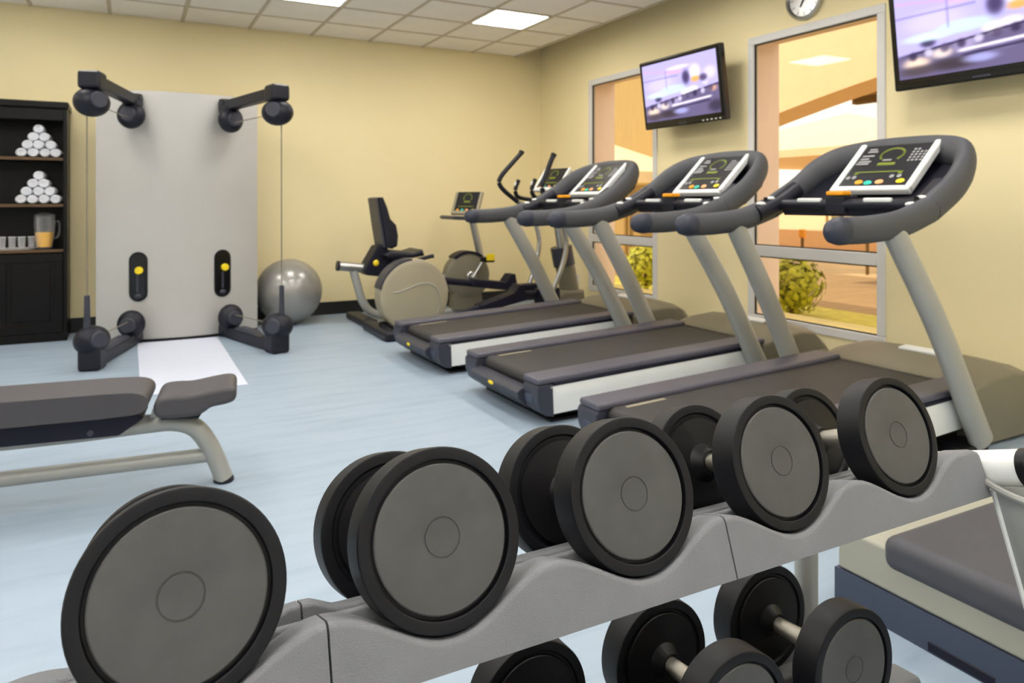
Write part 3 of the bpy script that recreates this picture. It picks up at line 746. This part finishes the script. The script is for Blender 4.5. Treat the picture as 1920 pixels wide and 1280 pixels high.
T1 = copy_tree(T3); T1.location = (1.885, 5.10, 0); T1.rotation_euler = (0, 0, R(.6)); T1['label'] = 'treadmill farthest back, standing beside the elliptical trainer'

# ------------------------------------------------------------------ elliptical trainer (world coordinates, plane y = 6.35)
E = thing('elliptical_trainer', 'elliptical trainer with round beige rear housing and tall curved arms', 'elliptical trainer', (3.0, 6.35, 0))
O = E.location.copy(); YE = 6.35
b = NB(); lathe(b, [(0, 0), (.29, 0), (.325, .02), (.335, .06), (.335, .16), (.325, .2), (.29, .22), (0, .22)], 44, axis((2.3, 6.24, .345), (0, 1, 0)))
hs = obj('rear_housing', b, M_beige2, E, O)
b = NB(); tube(b, catmull([(x, 6.238, z) for x, z in [(2.092, 0.387), (2.148, 0.392), (2.234, 0.421), (2.341, 0.454), (2.429, 0.451), (2.505, 0.398), (2.535, 0.311), (2.528, 0.228), (2.505, 0.171)]], 5), .007, seg=8); obj('swoosh_ridge', b, M_cream, hs, O)
b = NB()
for k in range(9):
    a0, a1 = R(95 + k * 8), R(95 + (k + 1) * 8)
    q = [(2.3 + r_ * math.cos(a), .345 + r_ * math.sin(a)) for r_, a in ((.325, a0), (.34, a0), (.34, a1), (.325, a1))]
    prism(b, q, 6.255, 6.43, 'XZ')
obj('housing_band', b, M_slate, hs, O)
b = NB(); ball(b, (2.04, 6.262, .47), (.03, .012, .022), None, 14, 10); obj('housing_badge', b, M_yellow, hs, O)
obj('rear_foot', box(NB(), (1.93, 5.98, 0), (2.06, 6.7, .085), .03, 3), M_dark, E, O)
obj('front_foot', box(NB(), (3.95, 6.02, 0), (4.1, 6.68, .08), .03, 3), M_dark, E, O)
b = NB(); tube(b, [(2.0, YE, .07), (2.6, YE, .07), (4.05, YE, .07)], .045, .05, 14); obj('base_beam', b, M_black, E, O)
b = NB(); prism(b, [(3.42, .02), (3.5, .12), (3.72, .2), (3.86, .3), (4.1, .3), (4.14, .05), (4.1, .02)], 6.2, 6.5, 'XZ', .03, 3); obj('front_base_cover', b, M_beige, E, O)
b = NB(); tube(b, catmull([(4.02, YE, .2), (3.98, YE, .45), (3.93, YE, .62)], 5), .1, .1, 18); fc = obj('column_cover', b, M_beige, E, O)
b = NB(); tube(b, catmull([(3.95, YE, .55), (3.93, YE, .64), (3.91, YE, .74)], 4), .115, .11, 18); obj('column_sleeve', b, M_slate, E, O)
b = NB(); tube(b, catmull([(3.92, YE, .7), (3.88, YE, .95), (3.84, YE, 1.2), (3.8, YE, 1.32)], 5), .05, .05, 16); obj('column', b, M_steel, E, O)
for s, ph in ((-1, 0), (1, 1)):
    y = YE + s * .2
    # foot lever with pedal
    LP = [(2.45, .47), (3.05, .385), (3.62, .30)] if ph else [(2.62, .14), (3.3, .31), (3.62, .30)]
    b = NB(); tube(b, [(x, y, z) for x, z in LP], .03, .034, 12); lv = obj('foot_lever', b, M_navy, E, O)
    x0_, za, zb_ = (2.98, .41, .36) if ph else (2.86, .21, .30)
    b = NB(); prism(b, [(x0_, za - .03), (x0_ + .02, za + .03), (x0_ + .36, zb_ + .035), (x0_ + .42, zb_ + .11), (x0_ + .47, zb_ + .11), (x0_ + .5, zb_ - .04), (x0_ + .2, (za + zb_) / 2 - .05)], y - .08, y + .08, 'XZ', .012, 2); obj('pedal', b, M_navy, lv, O)
    b = NB(); box(b, (3.5, y - .06, .2), (3.75, y + .06, .36), .03, 2); obj('lever_joint', b, M_navy, lv, O)
    b = NB(); cyl(b, (3.6, y - s * -.065, .29), (0, s, 0), .025, .012, 14); obj('joint_bolt', b, M_chrome, lv, O)
    # swing arm: from joint up to grip
    dx = -.02 if s < 0 else 0
    lean = .0
    b = NB(); tube(b, catmull([(3.66, YE + s * .24, .32), (3.78, YE + s * .26, .62), (3.80, YE + s * .27, .85), (3.70, YE + s * .28, 1.1), (3.56, YE + s * .29, 1.2)], 6), .025, seg=12); sa = obj('swing_arm', b, M_steel, E, O)
    if s > 0: pts_ = [(3.56, 0, 1.2), (3.42, 0, 1.3), (3.35, 0, 1.38), (3.37, 0, 1.46), (3.50, 0, 1.6), (3.60, 0, 1.7)]
    else: pts_ = [(3.56, 0, 1.2), (3.53, 0, 1.27), (3.52, 0, 1.36), (3.56, 0, 1.46), (3.61, 0, 1.58), (3.64, 0, 1.64)]
    b = NB(); tube(b, catmull([(x, YE + s * .29, z) for x, _, z in pts_], 6), .024, seg=12); obj('arm_grip', b, M_dark, sa, O)
    b = NB(); tube(b, [(x, YE + s * .29, z) for x, _, z in [(pts_[-1][0], 0, pts_[-1][2]), (pts_[-1][0] + .012, 0, pts_[-1][2] + .025)]], .028, seg=12); obj('grip_tip', b, M_black, sa, O)
    b = NB(); tube(b, catmull([(3.74, YE + s * .03, 1.22), (3.6, YE + s * .14, 1.225), (3.50, YE + s * .17, 1.25), (3.47, YE + s * .17, 1.32), (3.51, YE + s * .17, 1.42)], 5), .021, seg=12); fh = obj('fixed_handle', b, M_black, E, O)
    obj('pulse_plate', box(NB(), (3.462, YE + s * .17 - .012, 1.33), (3.478, YE + s * .17 + .012, 1.40), .003, 1), M_white, fh, O)
def small_console(parent, O, c, yaw, tilt, w, h, bright=True):
    Mc = Matrix.Translation(c) @ Matrix.Rotation(yaw, 4, 'Z') @ Matrix.Rotation(-tilt, 4, 'Y') @ Matrix.Rotation(R(-90), 4, 'Z')
    con = obj('console', box(NB(), (-w / 2, -h / 2, -.05), (w / 2, h / 2, -.004), .015, 2, Mc), M_dark, parent, O)
    fr = NB(); e = .03
    box(fr, (-w / 2 - .01, -h / 2, -.03), (-w / 2 + e - .01, h / 2, .01), .008, 2, Mc); box(fr, (w / 2 - e + .01, -h / 2, -.03), (w / 2 + .01, h / 2, .01), .008, 2, Mc); box(fr, (-w / 2 - .01, -h / 2 - .01, -.03), (w / 2 + .01, -h / 2 + e, .01), .008, 2, Mc)
    obj('console_frame', fr, M_white if bright else M_beige2, con, O)
    obj('display', box(NB(), (-w / 2 + .02, -h / 2 + .02, -.006), (w / 2 - .02, h / 2, .002), .002, 1, Mc), M_screen, con, O)
    pr = NB(); box(pr, (-w * .3, -h * .2, .002), (w * .3, -h * .16, .0035), 0, 1, Mc); box(pr, (-w * .12, 0, .002), (w * .12, h * .08, .0035), 0, 1, Mc)
    for i in range(11):
        a = R(200 - 22 * i); box(pr, (-.01, -.005, 0), (.01, .005, .0012), 0, 1, Mc @ Matrix.Translation((.05 * math.cos(a), h * .22 + .045 * math.sin(a), .002)) @ Matrix.Rotation(a + math.pi / 2, 4, 'Z'))
    obj('green_readout', pr, M_green, con, O)['kind'] = 'stuff'
    for x, m_ in ((-.3, M_orange), (-.12, M_teal), (.06, M_peach), (.3, M_yellow)):
        b = NB(); ball(b, (x * w, -h * .34, .003), (.017, .013, .006), Mc, 12, 8); obj('round_key', b, m_, con, O)
    return con
small_console(E, O, (3.80, YE, 1.43), R(12), R(52), .36, .28)

# ------------------------------------------------------------------ recumbent bike (plane y = 7.05)
B = thing('recumbent_bike', 'recumbent exercise bike with black high back seat by the back wall', 'exercise bike', (2.5, 7.05, 0))
O = B.location.copy(); YR = 7.05
obj('rear_foot', box(NB(), (1.97, 6.78, 0), (2.12, 7.42, .07), .025, 3), M_dark, B, O)
obj('front_foot', box(NB(), (3.2, 6.8, 0), (3.34, 7.34, .07), .025, 3), M_dark, B, O)
b = NB(); tube(b, catmull([(1.95, YR, .52), (1.99, YR, .38), (2.04, YR, .22), (2.14, YR, .1), (2.35, YR, .055), (2.8, YR, .05), (3.27, YR, .05)], 6), .036, .04, 14); obj('frame_tube', b, M_silver, B, O)
b = NB(); tube(b, [(1.80, YR, .575), (2.15, YR, .53), (2.7, YR, .45), (2.95, YR, .40)], .04, .045, 16); rl = obj('seat_rail', b, M_steel, B, O)
b = NB(); tube(b, [(1.785, YR, .577), (1.81, YR, .574)], .043, .048, 16); obj('rail_end_cap', b, M_dark, rl, O)
b = NB(); prism(b, [(2.02, .53), (2.16, .76), (2.24, .78), (2.32, .66), (2.5, .62), (2.36, .5), (2.2, .46), (2.06, .48)], 6.94, 7.16, 'XZ', .02, 2); sc_ = obj('seat_carriage', b, M_navy, B, O)
b = NB(); ball(b, (2.14, 6.925, .6), (.03, .02, .03), None, 14, 10); obj('release_knob', b, M_yellow, sc_, O)
b = NB(); prism(b, [(2.20, .68), (2.26, .72), (2.5, .695), (2.6, .72), (2.62, .66), (2.5, .64), (2.24, .64)], 6.84, 7.26, 'XZ', .025, 3); obj('seat', b, M_dark, B, O)
bk = [(2.155, 1.24), (2.20, 1.245), (2.245, 1.14), (2.275, 1.03), (2.335, .97), (2.355, .86), (2.345, .76), (2.29, .735), (2.235, .75), (2.20, .95), (2.165, 1.15)]
b = NB(); prism(b, bk, 6.87, 7.23, 'XZ', .03, 3); bkr = obj('backrest', b, M_dark, B, O)
b = NB(); prism(b, [(2.135, 1.235), (2.158, 1.24), (2.2, .98), (2.236, .75), (2.212, .745), (2.178, .95)], 6.9, 7.2, 'XZ', .008, 2); obj('back_shell', b, M_slate, bkr, O)
for s in (-1, 1):
    b = NB(); tube(b, catmull([(2.3, YR + s * .16, .62), (2.35, YR + s * .27, .61), (2.5, YR + s * .28, .625), (2.64, YR + s * .28, .655), (2.68, YR + s * .28, .66)], 5), .02, seg=12); obj('side_handle', b, M_dark, B, O)
b = NB(); lathe(b, [(0, 0), (.21, 0), (.245, .02), (.25, .05), (.25, .11), (.245, .14), (.21, .16), (0, .16)], 40, axis((3.16, 6.97, .42), (0, 1, 0))); hb = obj('front_housing', b, M_beige, B, O)
b = NB(); prism(b, [(2.98, .06), (3.0, .35), (3.3, .35), (3.34, .06)], 6.98, 7.12, 'XZ', .02, 2); obj('housing_base', b, M_beige, B, O)
b = NB()
for k in range(10):
    a0, a1 = R(50 + k * 8), R(58 + k * 8)
    prism(b, [(3.16 + r_ * math.cos(a), .42 + r_ * math.sin(a)) for r_, a in ((.235, a0), (.262, a0), (.262, a1), (.235, a1))], 6.965, 7.135, 'XZ')
obj('housing_band', b, M_navy, hb, O)
b = NB(); cyl(b, (3.18, 6.965, .41), (0, -1, 0), .06, .03, 24); ck_ = obj('crank_hub', b, M_steel, B, O)
b = NB(); tube(b, [(3.18, 6.925, .41), (3.30, 6.92, .59)], .02, .014, 12); obj('crank_arm', b, M_steel, ck_, O)
b = NB(); box(b, (3.25, 6.78, .57), (3.37, 6.90, .625), .012, 2); pd = obj('pedal', b, M_black, B, O)
b = NB(); box(b, (3.27, 6.765, .59), (3.36, 6.785, .66), .006, 2); obj('pedal_strap', b, M_yellow, pd, O)
b = NB(); tube(b, [(3.18, 7.18, .41), (3.06, 7.19, .23)], .02, .014, 12); obj('crank_arm', b, M_steel, ck_, O)
b = NB(); box(b, (3.0, 7.2, .19), (3.12, 7.32, .24), .012, 2); obj('pedal', b, M_black, B, O)
b = NB(); tube(b, catmull([(3.33, YR, .6), (3.31, YR, .7), (3.26, YR, .9), (3.22, YR, 1.06)], 5), .032, .04, 14); obj('column', b, M_steel, B, O)
b = NB(); prism(b, [(2.93, 1.035), (2.95, 1.055), (3.24, 1.04), (3.25, 1.0), (2.95, 1.015)], 6.86, 7.24, 'XZ', .008, 2); obj('handle_tray', b, M_slate, B, O)
small_console(B, O, (3.17, YR, 1.19), R(32), R(66), .32, .25, False)

# ------------------------------------------------------------------ weight bench
BN = thing('weight_bench', 'grey padded flat weight bench with silver tube frame', 'weight bench', (.372, 3.35, 0), (0, 0, R(-7.4)))
def pad(x0, x1, hw, z0, z1, bev, shape=None):
    b = NB(); n = 14; rows = []
    t = NB(); bmesh.ops.create_cube(t, size=1); bmesh.ops.subdivide_edges(t, edges=t.edges[:], cuts=7, use_grid_fill=True)
    for v in t.verts:
        u, w_, h = v.co.x * 2, v.co.y * 2, v.co.z * 2
        # superellipse-like rounding
        L = (abs(u) ** 6 + abs(w_) ** 5 + abs(h) ** 3.2) ** (1 / 5)
        L = max(L, 1.0)
        u2, w2, h2 = u / L ** .35, w_ / L ** .5, h / L ** .9
        x = x0 + (u2 + 1) / 2 * (x1 - x0); y = w2 * hw; z = z0 + (h2 + 1) / 2 * (z1 - z0)
        v.co = (x, y, z)
        if shape: v.co = shape(v.co.copy(), u2, w2, h2)
    join(b, t); return b
def side(P): return [(p.x, p.y) for p in catmull([(x, z, 0) for x, z in P], 4, True)]
b = NB(); prism(b, side([(-1.62, .36), (-1.5, .348), (-.6, .348), (-.42, .350), (-.325, .356), (-.293, .38), (-.295, .418), (-.335, .440), (-.42, .446), (-.6, .447), (-1.5, .445), (-1.62, .435)]), -.145, .145, 'XZ', .022, 4); obj('back_pad', b, M_vinyl, BN, sharp=60)
b = NB(); prism(b, side([(-.272, .375), (-.262, .335), (-.22, .322), (-.12, .322), (-.085, .333), (-.055, .352), (0, .36), (.032, .372), (.042, .40), (.032, .426), (0, .433), (-.07, .425), (-.14, .415), (-.20, .417), (-.25, .41)]), -.14, .14, 'XZ', .022, 4); obj('seat_pad', b, M_vinyl, BN, sharp=60)
b = NB(); prism(b, [(-1.6, .26), (-1.6, .345), (-.34, .345), (-.31, .325), (-.40, .262)], -.09, .09, 'XZ', .006, 2); pf = obj('pad_carrier', b, M_navy, BN)
for s in (-1, 1):
    for x in (-.5, -1.15):
        b = NB(); cyl(b, (x, s * .088, .285), (0, s, 0), .013, .008, 14); obj('bolt', b, M_slate, pf)
b = NB(); tube(b, catmull([(-1.72, 0, .265), (-1.2, 0, .262), (-.6, 0, .265), (-.3, 0, .275), (-.2, 0, .272), (-.125, 0, .24), (-.075, 0, .17), (-.035, 0, .08), (-.012, 0, .012)], 6), .05, .038, 18, (0, 0, 1)); obj('main_frame', b, M_silver, BN)
b = NB(); tube(b, [(-.012, 0, .0), (-.011, 0, .014)], .05, .042, 18, (1, 0, 0)); obj('rubber_foot', b, M_dark, BN)
b = NB(); prism(b, [(-.30, .29), (-.285, .34), (-.278, .34), (-.262, .29)], -.03, .03, 'XZ'); obj('hinge_bracket', b, M_silver, BN)
b = NB(); prism(b, [(-.25, .3), (-.25, .335), (-.08, .335), (-.11, .29)], -.05, .05, 'XZ'); obj('seat_bracket', b, M_black, BN)
b = NB(); tube(b, [(-1.72, 0, .105), (-.06, 0, .118)], .03, .03, 16); obj('lower_bar', b, M_silver, BN)
b = NB(); tube(b, catmull([(-1.66, 0, .27), (-1.72, 0, .2), (-1.75, 0, .105), (-1.77, 0, .03)], 4), .045, .036, 16, (1, 0, 0)); obj('rear_leg', b, M_silver, BN)
b = NB(); tube(b, [(-1.77, -.28, .035), (-1.77, .28, .035)], .035, seg=14); obj('cross_foot', b, M_silver, BN)

# ------------------------------------------------------------------ low platform at the right
PL = thing('padded_platform', 'low cream platform with thick grey padded top behind the rack', 'platform', (2.4, .9, 0))
O = PL.location.copy()
px0, px1, py0, py1 = 1.885, 2.75, -.2, 1.49
b = NB(); prism(b, [(px0, .0), (px0, .10), (px1, .10), (px1, .0)], py0, py1, 'XZ'); bs = obj('base', b, M_bluegrey, PL, O)
for y in (1.03, .1):
    obj('base_slot', box(NB(), (px0 - .003, y, .004), (px0 + .01, y + .17, .03), .002, 1), M_navy, bs, O)
b = NB(); box(b, (px0 + .004, py0 + .01, .10), (px1 - .004, py1 - .006, .225), .012, 3); obj('body', b, M_cream, PL, O)
b = NB(); box(b, (px0 - .008, py0 + .05, .165), (px1 - .1, 1.335, .262), .035, 5); obj('pad', b, M_padgrey, PL, O)

# ------------------------------------------------------------------ dumbbell rack
SP = .2625; PHI = R(18.5); PHI2 = R(3)
X1 = .043
def tray_prof(n0, xs, base, amp):
    return [(x, base + amp * (1 + math.cos(2 * math.pi * (x - X1 - SP / 2) / SP)) / 2) for x in xs]
RK = thing('dumbbell_rack', 'grey two tier dumbbell rack with wavy moulded trays', 'dumbbell rack', (.45, .8, 0))
O = RK.location.copy()
def tray(M, x0, x1, depth, amp_near, amp_far, H, first, last):
    """one moulded module in tray coordinates: x along, y away (w), z normal"""
    g = .0012
    xs = [x0 + g + (x1 - x0 - 2 * g) * i / 40 for i in range(41)]
    b = NB()
    def strip(wa, wb, fn, low, e):
        prof = [(wa, low), (wa, None, -e), (wa + e * .3, None, -e * .3), (wa + e, None, 0), (wb - e * .5, None, 0), (wb - e * .15, None, -e * .15), (wb, None, -e * .5), (wb, -.045)]
        rows = []
        for x in xs:
            top = fn(x)
            if last and x > x1 - .008: top -= .006 * ((x - x1 + .008) / .008) ** 2
            rows.append([b.verts.new((x, p[0], p[1] if p[1] is not None else top + p[2])) for p in prof])
        for r0, r1 in zip(rows, rows[1:]):
            m_ = len(r0)
            for k in range(m_): b.faces.new((r0[k], r0[(k + 1) % m_], r1[(k + 1) % m_], r1[k]))
        b.faces.new(rows[0][::-1]); b.faces.new(rows[-1])
    wave = lambda x, a: a if x > X1 + SP * 4.5 else a * (1 + math.cos(2 * math.pi * (x - X1 - SP / 2) / SP)) / 2
    hump = lambda x: sum(math.exp(-((x - q) / .03) ** 4) for q in seams)
    strip(-.004, .05, lambda x: wave(x, amp_near), -H, .008)          # wavy front with saddles
    strip(.0505, .066, lambda x: amp_near * .88, -.02, .004)          # straight ridge behind the discs
    strip(.128, .16, lambda x: .034 + .012 * hump(x), -.02, .006)     # middle spine with humps at the seams
    strip(depth - .055, depth, lambda x: wave(x, amp_far), -.02, .006)  # far saddles
    box(b, (x0 + g, .045, -.03), (x1 - g, depth - .03, -.016))
    bmesh.ops.transform(b, matrix=M, verts=b.verts)
    return obj('tray', b, M_rack, RK, O, sharp=50)
seams = [X1 - SP / 2 - SP, X1 + SP / 2, X1 + SP * 2.5, X1 + SP * 4.5 + .048]
# frame of upper tray: origin at contact line of near discs
def tray_matrix(yc, zc, phi, r):
    # disc front-face centre at (yc, zc); contact point r below along normal
    n = Vector((0, math.sin(phi), math.cos(phi)))
    o = Vector((0, yc, zc)) - n * (r + .0035)
    Mt = Matrix.Identity(4); w_ = Vector((0, math.cos(phi), -math.sin(phi)))
    Mt.col[1][:3] = w_; Mt.col[2][:3] = n; Mt.col[3][:3] = o
    return Mt
UT = tray_matrix(.7437, .830, PHI, .0945)
LT = tray_matrix(.83, .397, PHI2, .100)
seams = [X1 - SP / 2 - SP, X1 + SP / 2, X1 + SP * 2.5, X1 + SP * 4.5 + .048]
for k in range(3):
    tray(UT, seams[k], seams[k + 1], 0.235, .047, .026, .030, k == 0, k == 2)
    tray(LT, seams[k], seams[k + 1], 0.262, .047, .026, .030, k == 0, k == 2)
XE = seams[3]
# under beams
for Mt in (UT, LT):
    b = NB(); box(b, (seams[0], .09, -.05), (XE, .15, -.028), .004, 1, Mt); obj('tray_beam', b, M_silver, RK, O)
# end frames
for x, s in ((XE + .033, 1), (seams[0] - .033, -1)):
    p0 = UT @ Vector((x, -.06, .008)); p1 = UT @ Vector((x, .25, .008))
    b = NB(); tube(b, [p0, p1], .031, seg=24); ar = obj('upper_arm', b, M_white, RK, O)
    b = NB(); q = (p1 - p0).normalized(); tube(b, [p0 - q * .012, p0 - q * .008, p0 + q * .006], [.028, .0325, .0325], seg=24); obj('arm_cap', b, M_black, ar, O)
    p0 = LT @ Vector((x, -.03, -.05)); p1 = LT @ Vector((x, .28, -.05))
    b = NB(); tube(b, [p0, p1], .028, seg=20); ar2 = obj('lower_arm', b, M_silver, RK, O)
    # slanted front leg (flat oval) from upper arm towards the viewer's side, down to the floor
    top = UT @ Vector((x, -.04, -.016)); bot = Vector((x, .46, .03))
    b = NB(); tube(b, [bot, bot.lerp(top, .5), top], .033, .046, 22, (0, -1, 0)); lg = obj('front_leg', b, M_silver, RK, O)
    dd = (bot - top).normalized(); ns = dd.cross(Vector((1, 0, 0))).normalized()
    e0 = [top + dd * .02 + Vector((-.016, .042, 0)), bot + Vector((-.016, .042, 0))]
    b = NB(); tube(b, e0, .006, seg=8); obj('leg_seam', b, M_white, lg, O)
    b = NB(); tube(b, catmull([top + Vector((-.02, .062, -.002)), top + Vector((-.042, .02, -.006)), top + Vector((-.042, -.02, -.012)), top + Vector((-.02, -.062, -.02))], 4), .006, seg=8); obj('weld_lip', b, M_silver, lg, O)
    # rear post between lower arm and upper tray
    b = NB(); tube(b, [Vector((x - .04, 1.07, .285)), Vector((x - .04, 1.07, .66))], .0235, seg=20); pt = obj('rear_post', b, M_silver, RK, O)
    b = NB(); tube(b, [Vector((x - .04, 1.07, .275)), Vector((x - .04, 1.07, .305))], [.034, .026], seg=20); obj('post_flange', b, M_silver, pt, O)
    b = NB(); tube(b, [Vector((x, .40, .03)), Vector((x, 1.2, .03))], .03, seg=16); obj('floor_foot', b, M_silver, RK, O)
    b = NB(); tube(b, [Vector((x, 1.1, .28)), Vector((x, 1.15, .03))], .03, seg=16); obj('lower_leg', b, M_silver, RK, O)

# ------------------------------------------------------------------ dumbbells
def dumbbell(label, r, thick, gap, Mt, x, group):
    """Mt: tray matrix; near disc front face at w = 0, axis along w"""
    t = bpy.data.objects.new('dumbbell', None); COL.objects.link(t); t.empty_display_size = .03
    tag(t, label, 'dumbbell', group)
    M0 = Mt @ Matrix.Translation((x, 0, .0015 + .002))
    t.matrix_world = M0
    c = r   # disc centre height over the contact line
    def head(w0, flip):
        d = Vector((0, -1, 0)) if not flip else Vector((0, 1, 0))
        A_ = axis((0, w0, c), d)     # local z points outwards, 0 = outer face
        rp = r * .825; e = .0028
        prof = [(0, -.008), (rp + .0022, -.008), (rp + .0032, -.001), (rp + .0045, 0), (r - e, 0), (r - e * .35, -e * .3), (r, -e * 1.2), (r, -thick + e * 1.2), (r - e * .35, -thick + e * .3), (r - e, -thick), (rp + .003, -thick), (rp, -thick + .004), (0, -thick + .004)]
        h = obj('head', lathe(NB(), prof, 72, A_), M_rubber, t)
        rc = r * .213
        fp = [(0, -.002), (rc - .001, -.002), (rc - .0006, -.0032), (rc + .0006, -.0032), (rc + .001, -.002), (rp - .003, -.0018), (rp - .0015, -.003), (rp - .0012, -.0075), (0, -.0075)]
        obj('face_plate', lathe(NB(), fp, 72, A_), M_plate, h, sharp=30)
        ip = [(0, -thick + .0035), (rp - .004, -thick + .0035), (rp - .006, -thick - .0005), (rp * .5, -thick - .003), (.03, -thick - .004), (.024, -thick - .012), (.019, -thick - .022), (0, -thick - .022)]
        obj('inner_plate', lathe(NB(), ip, 56, A_), M_plate2, h)
        return h
    head(0, False); head(thick * 2 + gap, True)
    b = NB(); y0 = thick + .012; y1 = thick + gap - .012; m_ = (y0 + y1) / 2
    tube(b, [(0, y0, c), (0, y0 + .02, c), (0, m_, c), (0, y1 - .02, c), (0, y1, c)], [.0135, .0145, .016, .0145, .0135], seg=24)
    obj('handle', b, M_knurl, t)
    return t
names = ['largest dumbbell, leftmost on the upper tier, its face nearest the viewer', 'dumbbell second from the left on the upper tier', 'middle dumbbell of the five on the upper tier', 'dumbbell second from the right on the upper tier', 'dumbbell at the right end of the upper tier']
for k, (r, th) in enumerate(((.0962, .046), (.0952, .046), (.0942, .045), (.0925, .045), (.0910, .044))):
    dumbbell(names[k], r, th, .128, UT, X1 + SP * k, 'dumbbells on the upper tier')
low_names = ['dumbbell on the lower tier cut by the bottom edge, under the wide wave', 'middle dumbbell showing on the lower tier', 'dumbbell at the right end of the lower tier']
for k in (2, 3, 4):
    dumbbell(low_names[k - 2], .100, .049, .141, LT, X1 + SP * k + .010, 'dumbbells on the lower tier')
